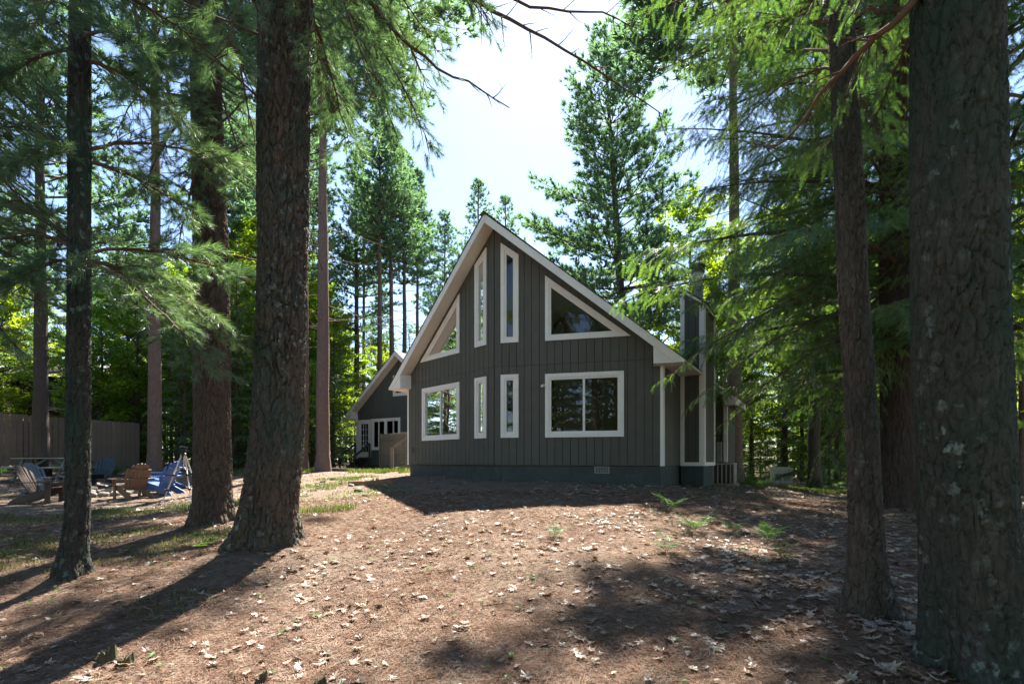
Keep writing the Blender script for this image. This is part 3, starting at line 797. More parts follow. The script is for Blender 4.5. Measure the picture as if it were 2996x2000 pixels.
window(wing, frG, winP, .12, .05, mull=[wa(-14.05), wa(-13.62), wa(-13.38), wa(-12.9)][0:1] + [wa(-13.5)] + [wa(-12.93)])
window(wing, frG, [(upP[0][0], 4.14), (upP[1][0], 4.14), (upP[1][0], 5.3), (upP[0][0], 5.3)], .12, .05, mull=[(upP[0][0] + upP[1][0]) / 2])
Geo().bbox((wa(-13.58) - WH, -.06, 1.29), (wa(-13.38) - WH, -.02, 2.83)).build('mullion', M['trim'], wing)
# french door: casing, leaf with 15 lights
dfr = frG
dg = Geo(); ring(dg, dfr, doorP, inset(doorP, .09), .02, .052); door = dg.build('door', M['trim'], wing)
d0 = inset(doorP, .09); g0 = [(d0[0][0] + .13, d0[0][1] + .22), (d0[1][0] - .13, d0[0][1] + .22), (d0[1][0] - .13, d0[2][1] - .14), (d0[0][0] + .13, d0[2][1] - .14)]
lf = Geo()
n = 4
for i in range(4):
    j = (i + 1) % 4
    lf.prism([at(dfr, *d0[i], -.02), at(dfr, *d0[j], -.02), at(dfr, *g0[j], -.02), at(dfr, *g0[i], -.02)], (0, -.045, 0))
lf.build('door_leaf', M['vinyl'], door)
gx = np.linspace(g0[0][0], g0[1][0], 4); gzs = np.linspace(g0[0][1], g0[2][1], 6)
for i in range(3):
    for j in range(5):
        Geo().prism([at(dfr, gx[i] + .012, gzs[j] + .012, 0), at(dfr, gx[i + 1] - .012, gzs[j] + .012, 0), at(dfr, gx[i + 1] - .012, gzs[j + 1] - .012, 0), at(dfr, gx[i] + .012, gzs[j + 1] - .012, 0)], (0, -.006, 0)).build('pane', M['glass'], door)
for x in gx[1:-1]: Geo().prism([at(dfr, x - .012, g0[0][1], -.005), at(dfr, x + .012, g0[0][1], -.005), at(dfr, x + .012, g0[2][1], -.005), at(dfr, x - .012, g0[2][1], -.005)], (0, -.025, 0)).build('muntin', M['vinyl'], door)
for z in gzs[1:-1]: Geo().prism([at(dfr, g0[0][0], z - .012, -.004), at(dfr, g0[1][0], z - .012, -.004), at(dfr, g0[1][0], z + .012, -.004), at(dfr, g0[0][0], z + .012, -.004)], (0, -.022, 0)).build('muntin', M['vinyl'], door)
Geo().tube([at(dfr, d0[1][0] - .06, 1.75, .02), at(dfr, d0[1][0] - .06, 1.75, .08), at(dfr, d0[1][0] - .16, 1.75, .08)], .012, 8).build('handle', M['steel_dark'], door)
for sg in (-1, 1):
    fr = (np.array([sg * WH, 0.]), np.array([0., 1.]), np.array([float(sg), 0.]))
    board_wall(wing, fr, 0.02, 9, WB2, [(0, WPk - SL * WH), (9, WPk - SL * WH)], [], .6, M['siding2'], M['groove'])
    post(wing, min(sg * (WH - .08), sg * (WH + .03)), -.05, max(sg * (WH - .08), sg * (WH + .03)), -.021, WB2 - .02, WPk - SL * WH - .12)
frb = (np.array([WH, 9.0]), np.array([-1., 0.]), np.array([0., 1.])); board_wall(wing, frb, 0, 2 * WH, WB2, wtop, [], .6, M['siding2'], M['groove'])
Geo().bbox((-WH + .02, -.03, -.6), (WH - .02, 8.9, WB2 - .02)).build('foundation', M['foundation'], wing)
Geo().bbox((-WH + .14, 4, WB2), (WH - .14, 4.1, 3.2)).build('partition', M['interior'], wing)
wz = lambda s: WPk - SL * abs(s)
WE = WH + .62; WO = .5
for sg in (1, -1):
    out = [(0, -WO), (sg * WE, -WO), (sg * WE, 9.4), (0, 9.4)]
    WZ = 2.99; WC = (WPk - WZ) / SL
    q = [(0, -WO, wz(0) + .002), (sg * WC, -WO, wz(WC) + .002), (sg * WC, 9.4, wz(WC) + .002), (0, 9.4, wz(0) + .002)]
    Geo().prism(q[::sg], (0, 0, .03)).build('soffit', M['soffit'], wing)
    q = [(0, -WO, wz(0) - .03), (sg * WC, -WO, WZ - .024), (sg * (WE + .01), -WO, WZ - .024), (sg * (WE + .01), -WO, wz(WE) + .2), (0, -WO, wz(0) + .22)]
    Geo().prism(q[::sg], (0, -.03, 0)).build('fascia', M['trim'], wing)
    Geo().bbox((min(sg * WE, sg * (WE + .025)), -WO, WZ - .022), (max(sg * WE, sg * (WE + .025)), 9.4, wz(WE) + .19)).build('fascia', M['trim'], wing)
    Geo().bbox((min(sg * WH, sg * WE), -WO + .03, WZ - .02), (max(sg * WH, sg * WE), 9.4, WZ)).build('eave_soffit', M['soffit'], wing)
    q = [(sg * (WH - .06), -WO - .034, WZ - .026), (sg * (WC + .06), -WO - .034, WZ - .026), (sg * WC, -WO - .034, wz(WC) + .01), (sg * (WH - .06), -WO - .034, wz(WH - .06) + .02)]
    Geo().prism(q[::sg], (0, .5, 0)).build('eave_return', M['trim'], wing)
    ro = Geo().prism([(x + (.03 * sg if abs(x) > 1 else 0), y - (.04 if y < 0 else 0), wz(x) + .2) for x, y in out][::sg], (0, 0, .02)).build('roof', M['shingle'], wing)
    for k in range(22):
        s0, s1 = WE * k / 22, WE * (k + 1) / 22 + .015
        q = [(sg * s0, -WO - .05, wz(s0) + .221), (sg * s1, -WO - .05, wz(s1) + .236), (sg * s1, 9.42, wz(s1) + .236), (sg * s0, 9.42, wz(s0) + .221)]
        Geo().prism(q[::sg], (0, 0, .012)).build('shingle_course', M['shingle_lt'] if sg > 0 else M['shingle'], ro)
# double spotlight under the left eave
sl = Geo(); sl.tube([(-WE + .25, -.3, wz(WE) - .05), (-WE + .25, -.3, wz(WE) - .16)], .02, 8)
for d in (-.12, .12): sl.lathe([(.03, -.1), (.06, -.06), (.065, .02)], (-WE + .25 + d, -.36, wz(WE) - .17), 10)
sl.build('spotlight', M['vinyl'], wing)

# stairs to the french door (dark) ------------------------------------
st = thing('door_stairs', 'dark wooden steps with handrail leading up to the white french door', 'stairs', (wx, wy, Z0), HA)
x0, x1 = wa(-15.8) - WH, wa(-14.7) - WH
nst = 4
for k in range(nst):
    zt = .66 - k * .19; y = -.25 - k * .28
    Geo().cham(((x0 + x1) / 2 - .25 * 0, y - .14, zt), (x1 - x0 + .1, .29, .04), .006).build('tread', M['deckdark'], st)
    Geo().bbox((x0, y - .02, zt - .19), (x1, y, zt - .02)).build('riser', M['deckdark'], st)
for x in (x0 - .03, x1 + .03):
    Geo().prism([(x - .02, -.02, .64), (x - .02, -1.35, -.15), (x - .02, -1.1, -.25), (x - .02, -.02, .3)], (.04, 0, 0)).build('stringer', M['deckdark'], st)
Geo().bar((x1 + .03, -.1, 1.55), (x1 + .03, -1.35, .72), .05, .12, cham=.008).build('handrail', M['deckdark'], st)
Geo().bar((x0 - .03, -.1, 1.55), (x0 - .03, -1.35, .72), .05, .12, cham=.008).build('handrail', M['deckdark'], st)
for x in (x0 - .03, x1 + .03):
    Geo().cham((x, -1.25, .25), (.09, .09, 1.1), .008).build('post', M['deckdark'], st)
    Geo().cham((x, -.12, .75), (.09, .09, 1.5), .008).build('post', M['deckdark'], st)

# privacy screen of dog-eared pickets ----------------------------------
a, b = P(1113, 1374, 25.2), P(1205, 1374, 22.4)
scr_z = gz(a.x, a.y)
d = Vector((b.x - a.x, b.y - a.y, 0)); Ls = d.length; ang = math.atan2(d.y, d.x)
scr = thing('privacy_screen', 'olive brown picket privacy screen with dog-eared tops beside the deck steps', 'fence', (a.x, a.y, scr_z), ang)
nP = int(Ls / .15)
for i in range(nP):
    x = .10 + i * .15; h = 1.80 + random.Random(i).uniform(-.015, .015) - .02 * i / nP; w = .066
    Geo().prism([(x - w, .02, .06), (x + w, .02, .06), (x + w, .02, h - .05), (x + w - .035, .02, h), (x - w + .035, .02, h), (x - w, .02, h - .05)], (0, .018, 0)).build('picket', M['deckwood'], scr)
for z in (.28, .85, 1.52): Geo().cham((Ls / 2, -.005, z), (Ls, .04, .09), .006).build('rail', M['deckwood'], scr)
Geo().cham((.0, 0, .9), (.11, .11, 1.84), .008).build('post', M['deckwood'], scr)
Geo().cham((Ls, 0, .9), (.11, .11, 1.84), .008).build('post', M['deckwood'], scr)

# deck steps with handrail ----------------------------------------------
a = P(1147, 1376, 21.5); zg = gz(a.x, a.y)
dst = thing('deck_steps', 'tan wooden deck steps with sloping handrail at the left side of the house', 'stairs', (a.x, a.y, zg), 0.0)
for k in range(4):
    z = .19 * (k + 1); x = .15 + k * .27
    Geo().cham((x + .14, .5, z), (.30, 1.1, .04), .006).build('tread', M['steptan'], dst)
    Geo().bbox((x, -.02, z - .19), (x + .03, 1.0, z - .022)).build('riser', M['steptan'], dst)
Geo().prism([(.12, -.06, 0), (.5, -.06, 0), (1.3, -.06, .5), (1.3, -.06, .78), (1.1, -.06, .78)], (0, .04, 0)).build('stringer', M['steptan'], dst)
Geo().cham((0, 0, .50), (.13, .13, 1.04), .012).build('post', M['deckwood'], dst)
Geo().cham((1.0, 0, .85), (.11, .11, 1.55), .012).build('post', M['deckwood'], dst)
Geo().bar((.02, -.08, .98), (.95, -.08, 1.66), .04, .10, cham=.008).build('handrail', M['deckwood'], dst)
Geo().cham((1.45, .5, .78), (.75, 1.2, .04), .006).build('deck_board', M['steptan'], dst)
Geo().cham((1.35, .0, 1.66), (.75, .1, .04), .006).build('rail', M['deckwood'], dst)
# ------------------------------------------------------------------ yard things
def ground_at(px, py):
    """where the ray through a photograph pixel meets the ground"""
    Y = np.linspace(1.5, 60, 2400); x = (px - HX) / F * Y; z = EYE + (HY - py) / F * Y
    h = gzv(x, Y); k = np.argmax(z <= h)
    return Vector((x[k], Y[k], h[k]))
def face_dir(dx, dy): return math.atan2(dy, dx) - math.pi / 2

def adirondack(x, y, dirn, mat, label):
    c = thing('adirondack_chair', label, 'chair', (x, y, gz(x, y) - .01), face_dir(*dirn), 'garden chairs around the fire ring')
    mt = M[mat]
    for s in (-1, 1):
        Geo().cham((s * .30, .31, .26), (.03, .12, .52), .008).build('front_leg', mt, c)
        Geo().prism([(s * .265 - .014, yy, zz) for yy, zz in ((.36, .39), (.36, .27), (-.22, .03), (-.36, .0), (-.52, .0), (-.44, .10), (-.12, .26))], (.028, 0, 0)).build('rear_leg', mt, c)
        Geo().prism([(s * .35 + dx, yy, .525) for dx, yy in ((-.075, .42), (.075, .42), (.085, .3), (.07, 0), (.035, -.32), (-.045, -.32), (-.06, 0))], (0, 0, .025)).build('armrest', mt, c)
        Geo().prism([(s * .318 + s * 0, .27, .52), (s * .318, .36, .52), (s * .318, .36, .38)], (s * .02, 0, 0)).build('arm_bracket', mt, c)
    for i in range(6):
        yy = .345 - i * .085; zz = .395 - i * .027
        Geo().cham((0, yy, zz), (.56, .077, .022), .006, Matrix.Rotation(.3, 3, 'X')).build('seat_slat', mt, c)
    rec = math.radians(27); up = Vector((0, -math.sin(rec), math.cos(rec))); nb = Vector((0, -math.cos(rec), -math.sin(rec)))
    b0 = Vector((0, -.10, .245))
    for i in range(7):
        u = (i - 3); xb = u * .070; xt = u * .089; L = .80 - .0135 * u * u - .0009 * u ** 4
        w0, w1 = .031, .040
        sl = .02 * (-u)
        pts = [b0 + Vector((xb - w0, 0, 0)), b0 + Vector((xb + w0, 0, 0)), b0 + Vector((xt + w1, 0, 0)) + up * (L - .035 - .010 * u), b0 + Vector((xt + w1 * .5, 0, 0)) + up * (L - .006 * u), b0 + Vector((xt - w1 * .5, 0, 0)) + up * (L + .006 * u), b0 + Vector((xt - w1, 0, 0)) + up * (L - .035 + .010 * u)]
        bow = nb * (-.006 * u * u)
        Geo().prism([p + bow * (.4 if k < 2 else 1) for k, p in enumerate(pts)], nb * .02).build('back_slat', mt, c)
    for h, w in ((.04, .54), (.33, .68), (.60, .52)):
        p = b0 + up * h + nb * .035
        Geo().cham(p, (w, .03, .06), .006, Matrix.Rotation(rec, 3, 'X')).build('back_rail', mt, c)
    return c
adirondack(-11.75, 12.75, (1, .28), 'chair_red', 'dark brown adirondack chair facing right, nearest to the left edge')
adirondack(-13.2, 14.5, (1, .05), 'chair_grey', 'grey adirondack chair half hidden behind the dark brown one')
adirondack(-13.55, 16.9, (.25, -1), 'chair_slate', 'slate blue-black adirondack chair facing the camera in front of the fence')
adirondack(-10.35, 14.0, (-1, .55), 'chair_brown', 'tan brown adirondack chair seen from behind beside the fire ring')
adirondack(-10.75, 15.9, (-1, -.1), 'chair_blue', 'bright blue adirondack chair farther from the camera, in front of a trunk')
adirondack(-10.05, 14.75, (-1, .12), 'chair_blue2', 'blue adirondack chair next to the tripod, nearer of the two blue ones')

# picnic table
px_, py_ = -15.3, 17.0; zt = gz(px_, py_)
pt = thing('picnic_table', 'long grey picnic table with benches in front of the brown fence', 'table', (px_, py_, zt), .06)
for k in range(5): Geo().cham((0, -.30 + k * .15, .74), (1.9, .14, .04), .008).build('table_board', M['picnic'], pt)
for s in (-1, 1):
    for k in range(2): Geo().cham((0, s * (.62 + k * .14), .44), (1.9, .13, .04), .008).build('bench_board', M['picnic'], pt)
    for e in (-1, 1):
        Geo().bar((e * .65, s * .22, .72), (e * .65, s * .62, 0), .04, .1, cham=.008).build('leg', M['picnic'], pt)
for e in (-1, 1):
    Geo().cham((e * .70, 0, .40), (.04, 1.5, .09), .008).build('cross_bar', M['picnic'], pt)
    Geo().bar((e * .66, 0, .40), (e * .15, 0, .70), .04, .07, cham=.008).build('brace', M['picnic'], pt)

# tripod
T0 = ground_at(527, 1462); hd = P(538, 1330, 12.9)
x, y = hd.x, 12.9; zt = gz(x, y); H = hd.z - zt
tp = thing('tripod', 'silver camera tripod with black pan head standing near the blue chairs', 'tripod', (x, y, zt))
for a in (math.radians(205), math.radians(-38), math.radians(75)):
    foot = Vector((math.cos(a) * .46, math.sin(a) * .46, 0)); fz = gz(x + foot.x, y + foot.y) - zt
    foot.z = fz
    tpv = Vector((math.cos(a) * .05, math.sin(a) * .05, H))
    l = Geo()
    m1 = tpv.lerp(foot, .42); m2 = tpv.lerp(foot, .72)
    lg = Geo().tube([tpv, m1], .017, 8).build('leg', M['alu'], tp, True)
    Geo().tube([m1, m2], .0135, 8).build('leg_section', M['alu'], lg, True); Geo().tube([m2, foot], .0105, 8).build('leg_section', M['alu'], lg, True)
    for q in (m1, m2): Geo().box(q, (.045, .045, .05)).build('clamp', M['black'], lg)
    Geo().bar(tpv.lerp(foot, .35), (0, 0, H - .28), .012).build('brace', M['alu'], tp)
Geo().lathe([(.045, H - .04), (.06, H - .01), (.06, H + .03), (.03, H + .05), (.02, H + .12)], sides=12).build('collar', M['black'], tp)
Geo().tube([(0, 0, H - .35), (0, 0, H + .06)], .014, 8).build('centre_column', M['alu'], tp)
hg = Geo(); hg.cham((0, 0, H + .13), (.09, .06, .07), .012); hd_o = hg.build('pan_head', M['black'], tp)
Geo().cham((-.01, 0, H + .195), (.15, .07, .03), .01, Matrix.Rotation(.15, 3, 'Y')).build('plate', M['black'], hd_o)
Geo().tube([(.03, 0, H + .12), (.10, -.04, H + .09), (.19, -.1, H + .10)], [.012, .016, .02], 8).build('handle', M['black'], hd_o)
Geo().tube([(-.03, 0, H + .15), (-.11, .0, H + .21)], .014, 8).build('knob', M['black'], hd_o)

# fire ring: stones round a heap of split wood
rnd = random.Random(5)
def rock(name, loc, size, mat, seed, parent=None, flat=.7):
    r = np.random.RandomState(seed); n, k = 10, 7
    V = []; Fq = []
    th = np.linspace(0, 2 * math.pi, n, endpoint=False); ph = np.linspace(0.02, math.pi - .02, k)
    off = r.uniform(0, 50, 2)
    for p in ph:
        for t_ in th:
            d = np.array([math.sin(p) * math.cos(t_), math.sin(p) * math.sin(t_), math.cos(p)])
            R_ = .75 + .5 * float(vnoise(np.array([d[0] * 1.3 + off[0] + d[2]]), np.array([d[1] * 1.3 + off[1] - d[2]]), seed)[0])
            V.append(d * R_ * np.array(size) * .5 * np.array([1, 1, flat]))
    for i in range(k - 1):
        for j in range(n): Fq.append([i * n + j, (i + 1) * n + j, (i + 1) * n + (j + 1) % n, i * n + (j + 1) % n])
    g = Geo().add(V, Fq); o = g.build(name, M[mat], parent, True)
    o.location = loc; o.rotation_euler = (r.uniform(-.2, .2), r.uniform(-.2, .2), r.uniform(0, 6)); return o
fx, fy = -11.75, 14.75; fz = gz(fx, fy)
fr_ = thing('fire_ring', 'fire ring of grey field stones between the garden chairs', 'fire pit', (fx, fy, fz))
for k in range(14):
    a = k / 14 * 2 * math.pi
    rock('stone', (math.cos(a) * .62, math.sin(a) * .62, .04), (.32 + rnd.uniform(-.06, .08), .26, .26), 'stone', 20 + k, fr_)
for k in range(9):
    a = rnd.uniform(0, 6.28); c = Vector((fx + rnd.uniform(-.35, .35), fy + rnd.uniform(-.35, .35), fz + .05 + .03 * k)); L = rnd.uniform(.3, .45)
    d = Vector((math.cos(a), math.sin(a), rnd.uniform(-.15, .25))) * L / 2
    g = Geo(); w = rnd.uniform(.035, .055); s = d.cross(Vector((0, 0, 1))).normalized() * w
    g.prism([c - d - s, c - d + s, c - d + Vector((0, 0, w * 1.4))], d * 2); o = g.build('firewood', M['firewood'])
    tag(o, 'split grey firewood billet heaped in the fire ring', 'firewood', 'firewood heaped in the fire ring')

# fence ----------------------------------------------------------------
fa = Vector((-15.77, 21.7, 0)); fb = Vector((-19.6, 15.4, 0)); d = fb - fa; Lf = d.length
fence = thing('board_fence', 'solid brown board fence behind the picnic table', 'fence', (fa.x, fa.y, 0), math.atan2(d.y, d.x))
nF = int(Lf / .168)
fr2 = random.Random(8)
for i in range(nF):
    x = .085 + i * .168; t_ = x / 4.3
    ztop = EYE + 1.55 + .11 * t_ + fr2.uniform(-.012, .012); zb = EYE - .30 + .12 * t_
    w = .079 - (.012 if i in (15, 17, 18, 21, 24) else 0)
    g = Geo(); g.prism([(x - w, .0, zb), (x + w, .0, zb), (x + w, 0, ztop - .03), (x + w - .02, 0, ztop), (x - w + .02, 0, ztop), (x - w, 0, ztop - .03)], (0, .019, 0)); g.build('picket', M['fence'], fence)
for h in (.25, 1.0, 1.6): Geo().cham((Lf / 2, -.04 if 0 else -.045, EYE - .3 + h + .1), (Lf, .04, .09), .006).build('rail', M['fence'], fence)
for k in range(4): Geo().cham((.05 + k * 2.4, -.10, EYE + .45), (.09, .09, 2.0), .008).build('post', M['fence'], fence)

# neighbouring log cabin --------------------------------------------------
ca = P(40, 1215, 31.0); cb = P(440, 1215, 37.0)
d = Vector((cb.x - ca.x, cb.y - ca.y, 0)); Lc = d.length; ang = math.atan2(d.y, d.x); zc = gz(ca.x, ca.y) - .2
cabin = thing('log_cabin', 'red-brown log cabin with a white framed window behind the fence', 'cabin', (ca.x, ca.y, zc), ang)
frc = (np.array([0., 0.]), np.array([1., 0.]), np.array([0., -1.]))
def px2a(px):
    u = (px - HX) / F; dx, dy = math.cos(ang), math.sin(ang)
    return (u * ca.y - ca.x) / (dx - u * dy)
def zat(a, py): return EYE + (HY - py) / F * (ca.y + math.sin(ang) * a) - zc
w0, w1 = px2a(132), px2a(198); wz0, wz1 = zat(w0, 1196), zat(w0, 1139)
rl0, rl1 = zat(px2a(60), 1112), zat(px2a(420), 1076)
nlog = int(rl1 / .215) + 1
Geo().bbox((0.05, .12, 0), (Lc - .05, .2, rl0)).build('wall', M['logchink'], cabin)
for k in range(nlog):
    z = .11 + k * .215
    segs = [(-.12, Lc + .12)]
    if wz0 - .15 < z < wz1 + .15: segs = [(-.12, w0 - .02), (w1 + .02, Lc + .12)]
    if z > rl0: segs = [((z - rl0) / (rl1 - rl0) * Lc, Lc + .12)]
    for s0, s1 in segs:
        if s1 - s0 > .2: Geo().tube([(s0, 0, z), (s1, 0, z)], .118, 10).build('log', M['log'], cabin, True)
for sx in (0, Lc):
    for k in range(nlog):
        if .22 + k * .215 < rl0 + (rl1 - rl0) * sx / Lc: Geo().tube([(sx, -.2, .218 + k * .215), (sx, 7, .218 + k * .215)], .11, 8).build('log', M['log'], cabin, True)
window(cabin, (np.array([0., -.1]), np.array([1., 0.]), np.array([0., -1.])), [(w0, wz0), (w1, wz0), (w1, wz1), (w0, wz1)], .09, .05, mull=[w0 + (w1 - w0) * .36])
Geo().bbox((w0, .1, wz0), (w1, .12, wz1)).build('blind', M['blind'], cabin)
Geo().prism([(-.7, -.75, rl0 + .02), (Lc + .6, -.75, rl1 + .1), (Lc + .6, -.75, rl1 + .24), (-.7, -.75, rl0 + .16)], (0, .04, 0)).build('fascia', M['steptan'], cabin)
Geo().prism([(-.7, -.8, rl0 + .165), (Lc + .6, -.8, rl1 + .245), (Lc + .6, -.8, rl1 + .29), (-.7, -.8, rl0 + .21)], (0, 8.5, 1.2)).build('roof', M['shingle_lt'], cabin)
a0, a1 = px2a(85), px2a(112); Geo().bbox((a0, 1.5, rl0 - .5), (a1, 2.0, zat(a0, 1054))).build('chimney', M['stone'], cabin)
Geo().bbox((a0 - .05, 1.45, zat(a0, 1054)), (a1 + .05, 2.05, zat(a0, 1054) + .08)).build('chimney_cap', M['steptan'], cabin)

# air conditioner --------------------------------------------------------
ax_, ay_ = 6.82, 16.55; az_ = gz(ax_, ay_)
ac = thing('air_conditioner', 'beige outdoor air conditioner unit behind the chimney', 'air conditioner', (ax_, ay_, az_), HA + math.radians(4))
Geo().bbox((-.45, -.45, -.1), (.45, .45, .05)).build('pad', M['concrete'], ac)
W_ = .37; hA = .70
Geo().bbox((-W_ + .03, -W_ + .03, .05), (W_ - .03, W_ - .03, hA - .05)).build('coil', M['acdark'], ac)
for sx in (-1, 1):
    for sy in (-1, 1): Geo().cham((sx * (W_ - .03), sy * (W_ - .03), .05 + (hA - .1) / 2), (.075, .075, hA - .1), .02).build('corner_post', M['acbeige'], ac)
for k in range(5): Geo().bbox((-W_ + .09 + k * .125, -W_, .06), (-W_ + .13 + k * .125, -W_ + .02, hA - .05)).build('guard_bar', M['acbeige'], ac)
for k in range(16):
    z = .08 + k * .036
    Geo().bbox((W_ - .02, -W_ + .06, z), (W_ + .004, W_ - .06, z + .018)).build('louver', M['acbeige'], ac)
lid = Geo(); pts = [(sx * (W_ + .015 - (0 if q else .06)), sy * (W_ + .015 - (.06 if q else 0)), hA - .05) for sx, sy, q in ((1, -1, 0), (1, -1, 1), (1, 1, 1), (1, 1, 0), (-1, 1, 0), (-1, 1, 1), (-1, -1, 1), (-1, -1, 0))]
lid.prism(pts, (0, 0, .05)); lid.build('top', M['acbeige'], ac)
Geo().lathe([(.28, hA), (.26, hA + .02), (.05, hA + .03)], sides=20).build('fan_guard', M['acdark'], ac)
# electric box and conduits on the rear wall (parts of the house)
eb = Geo(); eb.cham(at(frJ, .40, .87, .09), (.17, .12, .70), .01); ebo = eb.build('electric_box', M['elecbox'], house)
Geo().tube([at(frJ, .53, .3, .07), at(frJ, .53, 1.5, .07)], .03, 8).build('conduit', M['elecbox'], ebo)
Geo().tube([at(frJ, .02, .62, .05), at(frJ, .22, .62, .06), at(frJ, .22, .25, .08)], .02, 8).build('pipe', M['metal'], house)
Geo().cham(at(frJ, .30, .45, .09), (.26, .12, .14), .01).build('meter', M['elecbox'], house)

# generator ----------------------------------------------------------------
gp = on(2285, 22.0)
gn = thing('generator', 'beige standby generator cabinet with louvres standing among ferns', 'generator', gp, math.radians(-14))
Geo().bbox((-.5, -.42, -.15), (.5, .45, .05)).build('pad', M['concrete'], gn)
Geo().cham((0, 0, .33), (.74, .60, .56), .02).build('cabinet', M['genbeige'], gn)
Geo().prism([(-.40, -.34, .60), (.40, -.34, .60), (.40, -.34, .64), (.36, -.30, .68), (-.36, -.30, .68), (-.40, -.34, .64)], (0, .68, .03)).build('lid', M['genbeige'], gn)
for c_ in (-1, 1):
    for k in range(6):
        Geo().box((c_ * .17, -.305, .12 + k * .055), (.25, .03, .026), Matrix.Rotation(.5, 3, 'X')).build('louvre', M['genbeige'], gn)
        Geo().box((c_ * .17, -.3015, .145 + k * .055), (.25, .004, .02)).build('slot', M['acdark'], gn)
Geo().lathe([(.02, 0), (.02, .012)], sides=10).build('lock', M['black'], gn).matrix_basis = Matrix.Translation((.22, -.30, .55)) @ Matrix.Rotation(math.pi / 2, 4, 'X')
for k in range(3): rock('kerb_stone', on(2235 + k * 16, 21.2, .05), (.32, .24, .2), 'stone', 60 + k).name = 'field_stone'
for o in [q for q in C.objects if q.name.startswith('field_stone')]: tag(o, 'pale field stone at the foot of the generator', 'stone', 'stones by the generator')

# timber, stones, stumps, logs ------------------------------------------------
a = ground_at(1020, 1421); b = ground_at(1126, 1416)
g = Geo(); g.bar((0, 0, 0), (1.15, .12, .02), .12, .16, cham=.012); o = g.build('edging_timber', M['timber']); o.location = (a.x, a.y, a.z + .05)
tag(o, 'short squared landscape timber lying left of the house corner', 'timber')
a = ground_at(960, 1378)
g = Geo(); g.tube([(-.5, 0, .02), (0, .1, .07), (.6, .05, .05), (1.3, .2, .03)], [.09, .1, .08, .06], 9); o = g.build('fallen_log', M['bark_far'], None, True); o.location = a
tag(o, 'low fallen log at the foot of the slim red pine', 'log')
stones = [(1030, 1421, .30, 'pale stone at the end of the landscape timber', 'stone'), (905, 1421, .34, 'leftmost of the lichen stones beside the big trunk', 'stone'), (945, 1410, .30, 'mossy stone in the weedy patch left of the timber', 'mossstone'),
          (975, 1404, .36, 'broad flat stone in the weedy patch left of the timber', 'stone'), (1040, 1397, .3, 'grey stone just behind the landscape timber', 'stone'), (1050, 1438, .32, 'rounded stone in front of the landscape timber', 'stone'),
          (1068, 1450, .22, 'small stone nearest the camera by the landscape timber', 'mossstone'),
          (762, 1604, .14, 'round mossy rock leaning against the biggest left trunk', 'mossstone'), (322, 1735, .10, 'small tan rock lying between the left trunks', 'stone')]
for k, (px, py, s_, lab, mt) in enumerate(stones):
    p = ground_at(px, py); o = rock('field_stone', (p.x, p.y, p.z + s_ * .05), (s_ * .7, s_ * .55, s_ * .5), 'mossstone' if k % 2 else mt, 100 + k); tag(o, lab, 'stone')
def stump(px, py, w, h, lab, seed):
    """broken, rotted stub: ragged top, sloping sides, splinters"""
    p = ground_at(px, py); r = np.random.RandomState(seed); n = 18
    th = np.linspace(0, 2 * math.pi, n, endpoint=False); rad = w * (1 + .35 * (r.rand(n) - .5)); V = []
    top = h * (.55 + .6 * r.rand(n)) * (1 + .35 * np.cos(th + seed))
    for z, q in ((-.08, 1.5), (.0, 1.25), (.4, 1.05), (1.0, .95), (.8, .6)):
        for j in range(n): V.append((math.cos(th[j]) * rad[j] * q, math.sin(th[j]) * rad[j] * q, z if z < .01 else z * top[j]))
    V.append((0, 0, h * .45)); c = len(V) - 1
    fs = [[i_ * n + j, i_ * n + (j + 1) % n, (i_ + 1) * n + (j + 1) % n, (i_ + 1) * n + j] for i_ in range(4) for j in range(n)] + [[4 * n + j, 4 * n + (j + 1) % n, c] for j in range(n)]
    o = Geo().add(V, fs).build('stump', M['stump']); o.location = p; o.rotation_euler = (0, 0, seed)
    return tag(o, lab, 'stump')
stump(312, 1938, .055, .085, 'left half of the small mossy stump at the bottom left', 1)
stump(366, 1948, .05, .06, 'right half of the small mossy stump at the bottom left', 2)
stump(765, 1996, .032, .05, 'small broken stub with greenish top at the bottom edge', 3)
stump(935, 2008, .04, .045, 'wider greenish broken stub at the very bottom edge', 4)
# ------------------------------------------------------------------ tree generators
rs = np.random.RandomState(11)
def rv(a, b, n=None): return rs.uniform(a, b, n)

def tuft_template(k, l, w, spread, seed):
    r = np.random.RandomState(seed); V = []; Fc = []
    for i in range(k):
        az_ = r.uniform(0, 2 * math.pi); el_ = abs(r.normal(0, spread)); el_ = min(el_, 1.9)
        d = np.array([math.sin(el_) * math.cos(az_), math.cos(el_), math.sin(el_) * math.sin(az_)])
        s = np.cross(d, r.normal(size=3)); s /= np.linalg.norm(s)
        L = l * r.uniform(.7, 1.1); b = d * L * r.uniform(.0, .2)
        V += [b - s * w / 2, b + s * w / 2, d * L]; Fc.append([3 * i, 3 * i + 1, 3 * i + 2])
    return np.array(V), np.array(Fc)
TUFT = [tuft_template(11, 1.0, .17, .75, s) for s in range(5)]
TUFTB = [tuft_template(15, 1.0, .12, .8, 40 + s) for s in range(5)]

